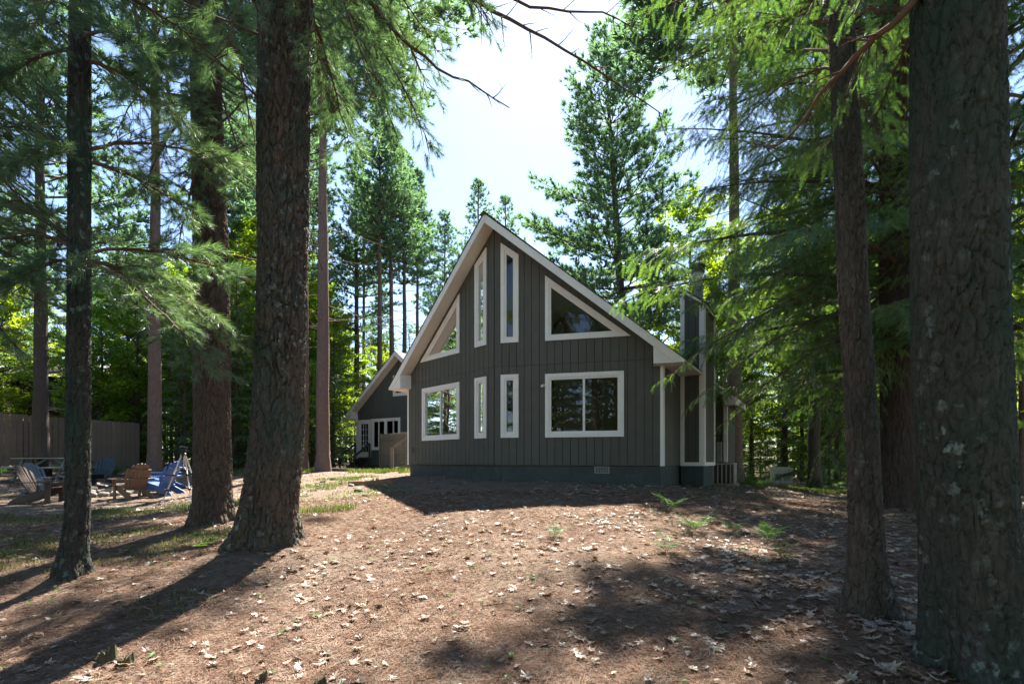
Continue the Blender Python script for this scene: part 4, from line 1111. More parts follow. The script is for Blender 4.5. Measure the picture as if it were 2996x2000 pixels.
def needle_twig(k, L, nl, nw, seed):
    r = np.random.RandomState(seed); V = []; Fc = []
    for i in range(k):
        y = L * (.12 + .88 * r.rand() ** .8); az_ = r.uniform(0, 6.283); el_ = r.uniform(.35, 1.0) * (1.15 - .5 * y / L)
        d = np.array([math.sin(el_) * math.cos(az_), math.cos(el_), math.sin(el_) * math.sin(az_) - .12]); d /= np.linalg.norm(d)
        s = np.cross(d, r.normal(size=3)); s /= np.linalg.norm(s); b = np.array([0, y, 0]); l_ = nl * r.uniform(.75, 1.1)
        V += [b - s * nw / 2, b + s * nw / 2, b + d * l_]; Fc.append([3 * i, 3 * i + 1, 3 * i + 2])
    return np.array(V), np.array(Fc)
NTW = [needle_twig(72, .2, .105, .0042, 60 + s) for s in range(5)]

def spray_template(pairs, w, ll, seed, droop=.10):
    r = np.random.RandomState(seed); V = []; Fc = []
    V += [(-.012, 0, 0), (.012, 0, 0), (0, 1, -droop)]; Fc.append([0, 1, 2])
    for i in range(pairs):
        y = .06 + .9 * i / pairs
        for s in (-1, 1):
            l_ = ll * (1 - .55 * y) * r.uniform(.8, 1.15); n = len(V); yy = y + r.uniform(0, .04)
            z = -droop * yy * yy
            V += [(0, yy - w / 2, z), (0, yy + w / 2, z), (s * l_, yy + l_ * .55, z - .03 + r.uniform(-.03, .03))]; Fc.append([n, n + 1, n + 2])
    return np.array(V, float), np.array(Fc)
SPR = [spray_template(7, .085, .34, 80 + s) for s in range(4)]
SPRF = [spray_template(13, .05, .24, 90 + s, .14) for s in range(4)]

def limb_path(p0, az_, el0, L, bend, n=6, wob=.05):
    """polyline leaving p0 at azimuth az_, elevation el0, elevation changing by bend over its length"""
    t = np.linspace(0, 1, n); el_ = el0 + bend * t; a_ = az_ + rs.normal(0, wob, n).cumsum() * .5
    st = np.stack([np.cos(el_) * np.cos(a_), np.cos(el_) * np.sin(a_), np.sin(el_)], -1) * L / (n - 1)
    p = np.vstack([[p0], p0 + np.cumsum(st[:-1], 0)])
    return p
def along(path, t):
    k = t * (len(path) - 1); i = np.minimum(k.astype(int), len(path) - 2); f = (k - i)[:, None]
    return path[i] * (1 - f) + path[i + 1] * f, unit(path[i + 1] - path[i])

def pine_crown(H, cb, R, whorl, per, tuft, dens, seed, up=.15, dead=0, big=False, shape=1.0, limb_r=.045, pexp=.75):
    """whorled limbs carrying flat plates of needle tufts; returns Geo (0 wood, 1 needles)"""
    global rs
    rs = np.random.RandomState(seed); g = Geo(); TP, TD, TS = [], [], []
    z = cb
    while z < H - .4:
        h = (z - cb) / (H - cb)
        prof = (1 - h) ** pexp * (.45 + .55 * min(1, h * 4 + .25)) * shape + .05
        n = rs.poisson(per * (1 - .35 * h)) + 2; a0 = rv(0, 6.28)
        for k in range(n):
            L = R * prof * rv(.6, 1.2)
            az_ = a0 + 6.283 * k / n + rv(-.35, .35); e0 = up + .75 * h + rv(-.12, .12)
            p0 = np.array([0, 0, z + rv(-.25, .25)])
            path = limb_path(p0, az_, e0, L, rv(.1, .45) - .25 * (1 - h), 6)
            V, Fq = sweep(path, np.linspace(limb_r * (.4 + L / R), .008, 6), 4); g.add(V, Fq, 0)
            ns = max(3, int(L * 3.2))
            ts = np.linspace(.28, .97, ns) + rv(-.03, .03, ns)
            pp, dd = along(path, np.clip(ts, 0, 1))
            for q in range(ns):
                sl = (.18 + .34 * L * (1 - ts[q]) ** .6) * rv(.6, 1.15)
                sg = 1 if q % 2 else -1
                a2 = math.atan2(dd[q][1], dd[q][0]) + sg * rv(.5, 1.1)
                sp = limb_path(pp[q], a2, rv(.0, .35), sl, .3, 3)
                m = max(2, int(sl * dens)); tt = np.linspace(.25, 1, m)
                a, b = along(sp, tt)
                TP.append(a + rs.normal(0, .05, a.shape)); TD.append(b + np.array([0, 0, .45]) + rs.normal(0, .25, b.shape)); TS.append(tuft * rv(.7, 1.2, m))
            TP.append(path[-1:]); TD.append(unit(path[-1:] - path[-2:-1]) + np.array([[0, 0, .3]])); TS.append(np.array([tuft]))
        z += whorl * rv(.8, 1.25)
    # leader
    TP.append(np.array([[0, 0, H - .6], [0, 0, H - .3], [0, 0, H - .05]])); TD.append(np.array([[.2, 0, 1], [-.2, .1, 1], [0, 0, 1.]])); TS.append(np.full(3, tuft))
    for k in range(dead):
        L = R * rv(.25, .6); zz = rv(max(2.5, cb * .35), cb + .5)
        path = limb_path(np.array([0, 0, zz]), rv(0, 6.28), rv(-.2, .25), L, rv(-.3, .1), 5, .15)
        V, Fq = sweep(path, np.linspace(.022, .005, 5), 4); g.add(V, Fq, 0)
        for q in range(3):
            a, b = along(path, np.array([rv(.3, .9)])); p2 = limb_path(a[0], math.atan2(b[0][1], b[0][0]) + rv(-1, 1), rv(-.3, .3), L * .35, 0, 3)
            V, Fq = sweep(p2, np.linspace(.009, .004, 3), 3); g.add(V, Fq, 0)
    TP = np.vstack(TP); TD = np.vstack(TD); TS = np.concatenate(TS)
    tem = TUFTB if big else TUFT
    idx = rs.randint(0, len(tem), len(TP)); Rm = frames(TD, roll=rv(0, 6.28, len(TP)))
    for i, (tv, tf) in enumerate(tem):
        s = idx == i; scatter(g, tv, tf, TP[s], Rm[s], TS[s], 1)
    return g

def hemlock_crown(H, cb, R, step, dens, spray, seed, droop=.6, fine=False, tem=None, rexp=.8):
    global rs
    rs = np.random.RandomState(seed); g = Geo(); TP, TD, TS = [], [], []
    z = cb; a0 = 0
    while z < H - .3:
        h = (z - cb) / (H - cb); L = R * ((1 - h) ** rexp) * rv(.65, 1.12) + .15
        a0 += 2.4 + rv(-.4, .4)
        path = limb_path(np.array([0, 0, z]), a0, .12 + .5 * h + rv(-.1, .1), L, -droop * (1 - h) + rv(-.15, .15), 7, .07)
        V, Fq = sweep(path, np.linspace(.018 + .008 * L, .005, 7), 4); g.add(V, Fq, 0)
        ns = max(4, int(L * 4.5)); ts = np.clip(np.linspace(.16, .98, ns) + rv(-.02, .02, ns), 0, 1); pp, dd = along(path, ts)
        for q in range(ns):
            sl = (.16 + .36 * L * (1 - ts[q]) ** .7) * rv(.65, 1.15); sg = 1 if q % 2 else -1
            a2 = math.atan2(dd[q][1], dd[q][0]) + sg * rv(.55, 1.05)
            sp = limb_path(pp[q], a2, math.asin(np.clip(dd[q][2], -1, 1)) * .6 + rv(-.12, .1), sl, -.45, 4)
            m = max(3, int(sl * dens)); a, b = along(sp, np.linspace(.1, 1, m))
            side = np.where(np.arange(m) % 2 == 0, 1., -1.)[:, None]; ang_ = rv(.3, .95, m)[:, None]
            lat = unit(np.cross(b, np.array([0, 0, 1.])))
            TP.append(a); TD.append(b * np.cos(ang_) + lat * side * np.sin(ang_) + np.stack([0 * ang_[:, 0], 0 * ang_[:, 0], -rv(.15, 1.1, m)], -1) + rs.normal(0, .12, b.shape)); TS.append(spray * rv(.65, 1.2, m))
        z += step * rv(.7, 1.3)
    TP = np.vstack(TP); TD = np.vstack(TD); TS = np.concatenate(TS)
    tem = tem or SPR
    idx = rs.randint(0, len(tem), len(TP)); Rm = frames(TD, roll=rs.normal(0, .8, len(TP)))
    for i, (tv, tf) in enumerate(tem):
        s = idx == i; scatter(g, tv, tf, TP[s], Rm[s], TS[s], 1)
    return g

LEAF = (np.array([[0, 0, 0], [.42, .42, .07], [.16, .62, .03], [0, 1, -.06], [-.16, .62, .03], [-.42, .42, .07]], float), np.array([[0, 1, 2], [0, 2, 3], [0, 3, 4], [0, 4, 5]]))
LEAF2 = (np.array([[0, 0, 0], [.44, .5, .06], [0, 1, -.05], [-.44, .5, .06]], float), np.array([[0, 1, 2], [0, 2, 3]]))
def maple_crown(H, cb, R, nl, leaves, size, seed, tem=LEAF2):
    global rs
    rs = np.random.RandomState(seed); g = Geo(); TP = []; TD = []
    for k in range(nl):
        h = (k + .5) / nl; z = cb + (H - cb) * h * .9; L = R * (math.sin(math.pi * min(.97, .2 + .75 * h)) ** .8) * rv(.7, 1.15)
        path = limb_path(np.array([0, 0, z]), k * 2.4 + rv(-.4, .4), .35 + .5 * h + rv(-.2, .2), L, rv(-.5, .1), 6, .15)
        V, Fq = sweep(path, np.linspace(.02 + .012 * L, .006, 6), 4); g.add(V, Fq, 0)
        ns = max(4, int(L * 3)); ts = np.linspace(.25, 1, ns); pp, dd = along(path, ts)
        for q in range(ns):
            sl = (.35 + .3 * L * (1 - ts[q])) * rv(.6, 1.2)
            sp = limb_path(pp[q], math.atan2(dd[q][1], dd[q][0]) + rv(-1.3, 1.3), rv(-.3, .5), sl, rv(-.5, 0), 4, .2)
            V, Fq = sweep(sp, np.linspace(.012, .004, 4), 3); g.add(V, Fq, 0)
            m = int(leaves / nl / ns * rv(.6, 1.4)) + 2
            a, b = along(sp, rv(.15, 1, m)); TP.append(a + rs.normal(0, .22, a.shape) * np.array([1, 1, .35])); d_ = rs.normal(0, 1, b.shape) * np.array([1, 1, .35]) + np.array([0, 0, -.25]); TD.append(d_)
    TP = np.vstack(TP); TD = np.vstack(TD)
    Rm = frames(TD, roll=rs.normal(0, .5, len(TP)))
    scatter(g, tem[0], tem[1], TP, Rm, size * rv(.6, 1.25, len(TP)), 1)
    return g

def simple_trunk(H, r0, seed, lean=0.0, sides=10, n=26):
    r = np.random.RandomState(seed); z = np.concatenate([[-.4, 0, .25, .8], np.linspace(1.6, H, n)])
    rad = np.where(z < .6, r0 * (1.35 - .55 * np.clip(z, 0, .6)), r0 * (1 - .93 * (np.clip(z, 0, H) / H) ** 1.15)) + .008
    x = lean * z / H + np.cumsum(r.normal(0, .012, len(z))); y = np.cumsum(r.normal(0, .012, len(z)))
    x -= x[1]; y -= y[1]
    V, Fq = sweep(np.stack([x, y, z], -1), rad, sides)
    V += (r.rand(*V.shape) - .5) * r0 * .08
    return Geo().add(V, Fq)

KIND = {}
def make_kind(key, trunk, crown, tmat, wmat, lmat):
    KIND[key] = (trunk.mesh('trunk', M[tmat], True), crown.mesh('crown', [M[wmat], M[lmat]], [0]))
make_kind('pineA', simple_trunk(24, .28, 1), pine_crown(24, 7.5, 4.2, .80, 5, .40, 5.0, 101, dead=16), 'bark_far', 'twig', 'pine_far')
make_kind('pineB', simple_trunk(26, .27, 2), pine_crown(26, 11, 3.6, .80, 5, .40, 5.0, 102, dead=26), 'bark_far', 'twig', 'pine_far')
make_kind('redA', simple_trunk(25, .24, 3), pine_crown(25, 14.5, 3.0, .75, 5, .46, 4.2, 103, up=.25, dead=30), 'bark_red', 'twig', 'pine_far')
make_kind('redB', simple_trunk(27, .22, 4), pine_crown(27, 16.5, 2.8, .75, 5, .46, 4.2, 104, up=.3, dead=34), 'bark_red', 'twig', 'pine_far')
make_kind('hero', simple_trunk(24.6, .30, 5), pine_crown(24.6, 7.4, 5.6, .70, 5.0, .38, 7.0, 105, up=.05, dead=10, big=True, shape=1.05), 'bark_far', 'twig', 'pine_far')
make_kind('umb', simple_trunk(26, .25, 13), pine_crown(26, 17.6, 6.2, .6, 5.2, .46, 5.2, 115, up=.05, dead=22, pexp=.28), 'bark_red', 'twig', 'pine_far')  # broad high crown, mostly out of view, shaped to cast shade on the foreground
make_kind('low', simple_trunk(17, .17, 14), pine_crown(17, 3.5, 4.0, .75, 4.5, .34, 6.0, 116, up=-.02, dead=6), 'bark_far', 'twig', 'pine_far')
make_kind('hemA', simple_trunk(18, .20, 6), hemlock_crown(18, .9, 4.4, .17, 9, .40, 106), 'bark_hemlock', 'twig', 'hemlock')
make_kind('hemB', simple_trunk(14, .15, 7), hemlock_crown(14, .5, 3.5, .16, 9, .40, 107), 'bark_hemlock', 'twig', 'hemlock')
make_kind('firS', simple_trunk(7, .08, 8), hemlock_crown(7, .25, 1.9, .11, 11, .28, 108, droop=.3), 'bark_far', 'twig', 'hemlock')
make_kind('mapA', simple_trunk(15, .15, 9), maple_crown(15, 3.0, 4.2, 30, 14000, .16, 109), 'bark_far', 'twig', 'maple')
make_kind('mapB', simple_trunk(18, .17, 10), maple_crown(18, 5.0, 4.6, 34, 15000, .17, 110), 'bark_far', 'twig', 'maple')
make_kind('mapS', simple_trunk(5, .04, 12), maple_crown(5, .5, 1.9, 18, 4200, .13, 111, LEAF), 'bark_far', 'twig', 'maple')

def tree(key, x, y, sc, rot, label, group=None, name=None, cat='tree', sxy=None):
    nm = name or {'p': 'pine_tree', 'r': 'red_pine_tree', 'h': 'hemlock_tree', 'f': 'fir_sapling', 'm': 'maple_tree', 't': 'pine_tree', 'l': 'pine_tree', 'u': 'pine_tree'}[key[0]]
    if key in ('hero', 'tall'): nm = 'pine_tree'
    t_ = thing(nm, label, cat, (x, y, gz(x, y)), rot, group)
    t_.scale = (sxy or sc, sxy or sc, sc)
    link_mesh('trunk', KIND[key][0], t_); link_mesh('crown', KIND[key][1], t_)
    return t_
def tree_px(key, px, d, sc, label, group=None, rot=None, **k):
    return tree(key, (px - HX) / F * d, d, sc, rot if rot is not None else (px * 7.3 + d) % 6.28, label, group, **k)

# ---- trees one can name in the photograph
tree_px('redA', 453, 19.0, .95, 'slim pale-barked pine standing at the right end of the brown fence', rot=1.0)
tree_px('umb', 944, 22.0, .97, 'tall straight red pine at the edge of the lawn left of the side building', rot=2.0, sxy=1.12)  # visible stem; its unseen crown is widened to shade the left foreground
tree_px('redA', 884, 23.5, 1.0, 'red pine half hidden behind the biggest left trunk', rot=3.0)
tree_px('redB', 1110, 37.0, 1.0, 'bare-stemmed red pine rising behind the side building roof', rot=4.0)
tree_px('redA', 1150, 39.0, 1.02, 'red pine just left of the roof peak of the side building', rot=5.0)
tree_px('pineB', 1044, 41.0, .98, 'dark pine with many bare limbs behind the side building', rot=1.7)
tree_px('redB', 1222, 46.0, .98, 'slim pine trunk showing beside the left slope of the main roof', rot=.4)
tree_px('pineA', 121, 17.5, .8, 'dark pine trunk in front of the log cabin window', rot=.9)
hr_ = tree_px('hero', 1850, 28.0, 1.0, 'large full white pine towering right of the roof peak', rot=2.2); hr_.rotation_euler = (0, math.radians(-3.6), 0)
tree_px('pineA', 1400, 52.0, 1.2, 'pine top showing just left above the roof peak', rot=.2)
tree_px('pineA', 1478, 55.0, 1.2, 'paler pine top showing just right above the roof peak', rot=2.9)
tree_px('pineB', 1300, 49.0, .93, 'pine crown rising above the left slope of the main roof', rot=4.4)
tree_px('pineB', 1560, 62.0, .98, 'far pine crown low over the right slope of the main roof', rot=.6)
tree_px('umb', 2152, 20.3, 1.0, 'grey pine trunk right of the air conditioner', rot=3.4, sxy=1.16)  # visible stem; crown above the frame spread wide to shade the right foreground
tree_px('hemA', 2450, 21.0, .6, 'hemlock with low boughs behind the ferns on the right', rot=1.2)
tree_px('hemB', 2345, 25.0, .7, 'slim dark hemlock right of the generator', rot=2.1)
tree_px('mapB', 2020, 32.0, 1.0, 'bright green maple rising behind the chimney', rot=.5)
tree_px('mapA', 1930, 36.0, .95, 'sunlit maple filling the gap between white pine and chimney', rot=2.5)
tree_px('mapA', 1760, 42.0, .85, 'low sunlit maple seen over the right roof slope', rot=4.0)
tree_px('mapB', 690, 36.0, .95, 'sunlit maple between the two thick left trunks', rot=1.1)
tree_px('mapS', 250, 24.0, 1.2, 'young maple in front of the log cabin', rot=3.0)
tree_px('hemA', 690, 24.0, .55, 'dark hemlock sapling behind the tripod', rot=.3)
tree_px('hemA', 975, 33.0, .6, 'dark hemlock left of the side building', rot=.8)
tree_px('hemB', 540, 23.0, .6, 'bushy hemlock behind the blue chairs', rot=2.8)
tree_px('firS', 975, 27.0, .75, 'small conifer at the foot of the slim red pine', rot=2.0)
tree_px('redA', 1185, 43.0, 1.05, 'pine crown bordering the left side of the sky gap', rot=.1)
tree_px('low', 345, 34, 1.25, 'leafy pine with low limbs behind the chairs, above the fence end', rot=1.5)
tree_px('low', 735, 38.0, 1.2, 'leafy pine seen between the two thickest left trunks', rot=2.7)
tree_px('low', -40, 31.0, 1.2, 'leafy pine at the left edge above the fence', rot=.7)
for px, d, sc, lab in ((-10, 25, .68, 'bright young maple left of the slender trunk, before the cabin'), (400, 25.5, .66, 'bright young maple right of the slender trunk, above the fence'), (520, 26, .7, 'bright maple just left of the thick left pine'), (660, 28, .72, 'bright maple between the thick and biggest left trunks'), (-70, 27, .75, 'bright maple at the very left edge above the fence')):
    tree_px('mapA', px, d, sc, lab)
for px, d, sc, lab in ((2110, 25, .75, 'bright maple right of the chimney flue'), (2290, 27, .7, 'bright young maple behind the generator'), (2400, 24, .75, 'bright maple left of the slender right trunk'), (2560, 20, .65, 'bright maple behind the slender right trunk'), (2985, 16, .7, 'bright maple at the right edge')):
    tree_px('mapA', px, d, sc, lab)
for px, d, lab in ((2225, 30, 'small leafy bush seen left above the generator'), (2285, 31, 'small leafy bush seen directly above the generator'), (2335, 29.5, 'small leafy bush seen right above the generator')): tree_px('mapS', px, d, .9, lab)
# ---- the forest all round
fr3 = random.Random(21)
ORD = ['nearest', 'second nearest', 'third nearest', 'fourth nearest', 'fifth nearest', 'sixth nearest', 'seventh nearest', 'eighth nearest', 'ninth nearest', 'tenth nearest', 'eleventh nearest', 'twelfth nearest', 'thirteenth nearest', 'fourteenth nearest', 'fifteenth nearest', 'farthest']
ZL = [(-1e9, 40, 'at the left edge'), (40, 260, 'behind the slender left trunk'), (260, 560, 'between the slender and thick left trunks'), (560, 800, 'behind the two thick left trunks'), (800, 1010, 'right of the biggest left trunk'), (1010, 1400, 'behind the side building'), (1400, 1950, 'behind the house roof'),
      (1950, 2150, 'behind the chimney'), (2150, 2420, 'behind the generator'), (2420, 2620, 'behind the slender right trunk'), (2620, 2960, 'behind the huge right trunk'), (2960, 1e9, 'at the right edge')]
def fill(n, xr, yr, kinds, what, group, scr, avoid=None, gap=2.6):
    """n copies of trees spread over a wedge of the woods, each named by the landmark in front of it and its distance"""
    tries = 0; pts = []
    while len(pts) < n and tries < n * 80:
        tries += 1
        Y = fr3.uniform(*yr); px = fr3.uniform(*xr); X = (px - HX) / F * Y
        if avoid and avoid(X, Y, px): continue
        if any((X - a) ** 2 + (Y - b) ** 2 < gap ** 2 for a, b, c in pts): continue
        pts.append((X, Y, px))
    for lo, hi, ph in ZL:
        zn = sorted([p for p in pts if lo <= p[2] < hi], key=lambda p: p[1])
        for k, (X, Y, px) in enumerate(zn):
            lab = (ORD[min(k, 15)] + ' ' if len(zn) > 1 else '') + what + ' ' + ph
            tree(fr3.choice(kinds), X, Y, fr3.uniform(*scr), fr3.uniform(0, 6.28), lab, group)
inwing = lambda X, Y: math.hypot(X - wx - 2, Y - wy - 4) < 8
incab = lambda X, Y: X < -23.5 and 27 < Y < 46
fill(7, (640, 1215), (30, 44), ['pineB', 'redA', 'redB'], 'slim pine', 'pines in the left woods', (.9, 1.1), lambda X, Y, px: inwing(X, Y))
fill(22, (330, 1000), (28, 44), ['mapA', 'mapB'], 'sunlit maple', 'maples in the left woods', (.65, .95), lambda X, Y, px: incab(X, Y) or inwing(X, Y))
fill(26, (-300, 1230), (42, 66), ['mapA', 'mapB', 'mapB'], 'distant sunlit maple', 'far maples on the left', (.75, 1.05), lambda X, Y, px: incab(X, Y) or inwing(X, Y), 3.4)
fill(10, (-300, 1215), (48, 80), ['redA', 'pineB', 'hemA'], 'distant conifer', 'far conifers on the left', (.8, 1.0), None)
fill(16, (1960, 3300), (24, 38), ['mapA', 'mapB'], 'sunlit broadleaf tree', 'maples in the right woods', (.5, .8), None)
fill(4, (2300, 3300), (24, 40), ['hemA', 'hemB'], 'dark conifer', 'conifers in the right woods', (.75, 1.0), lambda X, Y, px: Y < 23 and px < 2400)
fill(20, (1900, 3300), (42, 66), ['mapA', 'mapB', 'mapB'], 'distant broadleaf tree', 'far trees on the right', (.7, .95), None, 3.4)
fill(10, (1230, 1900), (62, 90), ['mapB', 'mapA'], 'distant tree', 'far trees behind the house', (.75, .9), None)
fill(34, (-100, 1160), (22, 46), ['mapS', 'mapS', 'firS'], 'leafy sapling', 'saplings in the left undergrowth', (.6, 1.2), lambda X, Y, px: (px > 930 and Y < 38) or inwing(X, Y) or (px < 660 and Y < 25) or incab(X, Y))
fill(34, (2130, 3200), (22, 46), ['mapS', 'mapS', 'firS'], 'low leafy sapling', 'saplings in the right undergrowth', (.6, 1.2), lambda X, Y, px: 2180 < px < 2350 and Y < 28)

# ------------------------------------------------------------------ near trees with bark and boughs
def bark_trunk(name, label, pts, rad, ncell, cellh, depth, mat, ztop, zdense, flare=.35, seed=0, lobes=5, ds=.022, sides=None, rexp=1):
    """pts: (x, y, z) along the stem; radii at those; dense rings up to zdense"""
    pts = np.array(pts, float); rad = np.array(rad, float)
    base = pts[0].copy()
    z = np.concatenate([np.arange(base[2] - .25, zdense, ds), np.linspace(zdense + .1, ztop, 14)])
    zz = pts[:, 2]
    k = np.polyfit(zz, pts[:, 0], 2 if len(zz) > 3 else 1); ky = np.polyfit(zz, pts[:, 1], 1)
    zc_ = np.minimum(z, zz[-1] + 1.0)
    cx = np.interp(z, zz, pts[:, 0]); cy = np.interp(z, zz, pts[:, 1])
    ker = np.ones(25) / 25; nD = int((z < zdense).sum())
    if nD > 60:
        pad = np.pad(cx[:nD], 12, 'edge'); cx[:nD] = np.convolve(pad, ker, 'valid')
    hi = z > zz[-1]; sl = (pts[-1] - pts[-2]) / (zz[-1] - zz[-2])
    cx[hi] = pts[-1, 0] + sl[0] * (z[hi] - zz[-1]); cy[hi] = pts[-1, 1] + sl[1] * (z[hi] - zz[-1])
    r = np.interp(z, zz, rad); r[hi] = rad[-1] * np.clip(1 - (z[hi] - zz[-1]) / (ztop - zz[-1]) * .95, .04, 1)
    h = np.maximum(z - base[2], -.2)
    ns = sides or int(ncell * 6)
    th = np.linspace(0, 1, ns, endpoint=False); T, Z = np.meshgrid(th, z)
    u = T * ncell; v = Z / cellh
    u2 = u + (vnoise(u, v * .6, seed + 1, ncell) - .5) * 1.1; v2 = v + (vnoise(u, v, seed + 2, ncell) - .5) * .8
    e, f1 = worley(u2, v2, ncell, seed + 3)
    plate = np.clip(e / .17, 0, 1); plate = plate * plate * (3 - 2 * plate)
    e2, _ = worley(u2 * 2, v2 * 2.6, ncell * 2, seed + 5); fine = np.clip(e2 / .3, 0, 1)
    lowm = .45 + 1.1 * vnoise(u * .33, v * .3, seed + 9, max(1, ncell // 3))
    disp = depth * lowm * (plate - .75) + depth * .45 * (fine - .5) + depth * .5 * (vnoise(u * .5, v * .35, seed + 7, max(1, ncell // 2)) - .5)
    A = T * 2 * math.pi
    fl = np.exp(-np.maximum(h, 0) / .22)[:, None] * flare
    lob = 1 + fl * (.75 + .55 * np.cos(lobes * A + seed) + .3 * np.cos((lobes - 2) * A + 2 * seed))
    Rr = r[:, None] * lob * (1 + .03 * np.cos(2 * A + seed + Z * .5)) + disp
    V = np.stack([cx[:, None] + Rr * np.cos(A), cy[:, None] + Rr * np.sin(A), Z], -1).reshape(-1, 3)
    n = len(z); i = np.arange(n - 1)[:, None] * ns; j = np.arange(ns)[None, :]; kk = (np.arange(ns) + 1)[None, :] % ns
    Fq = np.stack([i + j, i + kk, i + ns + kk, i + ns + j], -1).reshape(-1, 4)
    t_ = thing(name, label, 'tree', (base[0], base[1], base[2]))
    V = V - base
    g = Geo().add(V, Fq)
    g.build('trunk', M[mat], t_, True)
    return t_, base, (lambda zq: np.array([np.interp(zq, z, cx), np.interp(zq, z, cy), zq])), (lambda zq: float(np.interp(zq, z, r)))
def stem(d, base_px, rows):
    """rows of (px, py) at distance d -> points above a base standing on the ground"""
    b = on(base_px, d); out = [(b.x, b.y, b.z)]
    for px, py in rows:
        p = P(px, py, d); out.append((p.x, p.y, p.z))
    return out

def bough(parent, base, path, kind='pine', n_sec=20, sec=.32, dens=9.0, size=1.0, seed=0, r0=.022, name='branch', start=.18, wood='twig', tem=None, upb=.15, leafm=None, drp=-.35, sub=True):
    """one bough with its twigs and needles as a part of a near tree; path in world space"""
    global rs
    rs = np.random.RandomState(seed)
    path = np.asarray(path, float); L = np.linalg.norm(np.diff(path, axis=0), axis=1).sum()
    # resample smoothly
    tt = np.linspace(0, 1, 14); k = np.linspace(0, 1, len(path))
    deg = min(3, len(path) - 1)
    sm = np.stack([np.polyval(np.polyfit(k, path[:, c], deg), tt) for c in range(3)], -1)
    sm[1:-1] += rs.normal(0, .012 * L / 3, (12, 3))
    g = Geo()
    V, Fq = sweep(sm, np.linspace(r0, .004, 14), 6); g.add(V, Fq, 0)
    ts = np.clip(np.linspace(start, .985, n_sec) + rv(-.012, .012, n_sec), 0, 1); pp, dd = along(sm, ts)
    TP, TD, TS = [], [], []
    for q in range(n_sec):
        sl = L * sec * (1.08 - .75 * ts[q]) * rv(.6, 1.2); sg = 1 if q % 2 else -1
        lat = np.cross(dd[q], [0, 0, 1.]); lat /= max(np.linalg.norm(lat), 1e-6)
        a_ = rv(.55, 1.0); d0 = dd[q] * math.cos(a_) + lat * sg * math.sin(a_) + np.array([0, 0, upb + rv(-.15, .15)])
        d0 /= np.linalg.norm(d0)
        sp = limb_path(pp[q], math.atan2(d0[1], d0[0]), math.asin(np.clip(d0[2], -1, 1)), sl, drp + rv(-.15, .15), 5, .12)
        V, Fq = sweep(sp, np.linspace(max(.0035, r0 * .35), .002, 5), 3); g.add(V, Fq, 0)
        m = max(3, int(sl * dens)); a, b = along(sp, np.linspace(.22, 1, m))
        side = np.where(np.arange(m) % 2 == 0, 1., -1.)[:, None]; an = rv(.25, .9, m)[:, None]; an[-1] = 0
        l2 = unit(np.cross(b, np.array([0, 0, 1.])))
        dz = np.full(m, -.05) if kind == 'pine' else -rv(.15, 1.0, m)
        TP.append(a); TD.append(b * np.cos(an) + l2 * side * np.sin(an) + np.stack([0 * dz, 0 * dz, dz], -1) + rs.normal(0, .14 if kind == 'pine' else .07, b.shape)); TS.append(size * rv(.75, 1.2, m))
    TP = np.vstack(TP); TD = np.vstack(TD); TS = np.concatenate(TS)
    tem = tem or (NTW if kind == 'pine' else SPRF); idx = rs.randint(0, len(tem), len(TP))
    Rm = frames(TD, roll=rv(0, 6.28, len(TP)) if kind == 'pine' else rs.normal(0, .75, len(TP)))
    for i, (tv, tf) in enumerate(tem):
        s = idx == i; scatter(g, tv, tf, TP[s], Rm[s], TS[s], 1)
    for k_ in range(len(g.v)): g.v[k_] = g.v[k_] - base
    return g.build(name, [M[wood], M[leafm or ('pine' if kind == 'pine' else 'hemlock')]], parent, [0])

def bare(parent, base, path, r0, n_tw, seed, wood='twig', name='dead_branch', tl=.5):
    global rs
    rs = np.random.RandomState(seed); path = np.asarray(path, float)
    L = np.linalg.norm(np.diff(path, axis=0), axis=1).sum()
    tt = np.linspace(0, 1, 16); k = np.linspace(0, 1, len(path)); deg = min(4, len(path) - 1)
    sm = np.stack([np.polyval(np.polyfit(k, path[:, c], deg), tt) for c in range(3)], -1); sm[1:-1] += rs.normal(0, .012, (14, 3))
    g = Geo(); V, Fq = sweep(sm, np.linspace(r0, r0 * .18, 16), 7); g.add(V, Fq)
    for q in range(n_tw):
        t_ = rv(.15, .99); a, b = along(sm, np.array([t_])); sl = tl * rv(.35, 1.1) * (1.1 - .5 * t_)
        az_ = math.atan2(b[0][1], b[0][0]) + rv(.4, 1.2) * (1 if q % 2 else -1); e_ = math.asin(np.clip(b[0][2], -1, 1)) + rv(-.6, .7)
        p2 = limb_path(a[0], az_, e_, sl, rv(-.4, .6), 6, .2); V, Fq = sweep(p2, np.linspace(max(.004, r0 * .28), .0018, 6), 4); g.add(V, Fq)
        for s in range(rs.randint(0, 4)):
            a2, b2 = along(p2, np.array([rv(.3, .95)])); p3 = limb_path(a2[0], math.atan2(b2[0][1], b2[0][0]) + rv(-1.1, 1.1), math.asin(np.clip(b2[0][2], -1, 1)) + rv(-.6, .6), sl * .4, rv(-.3, .3), 4, .2)
            V, Fq = sweep(p3, np.linspace(.003, .0014, 4), 3); g.add(V, Fq)
    for k_ in range(len(g.v)): g.v[k_] = g.v[k_] - base
    return g.build(name, M[wood], parent, True)
D_ = 1.2755     # display pixel -> photograph pixel
def pd(x, y, d): return np.array(P(x * D_, y * D_, d))

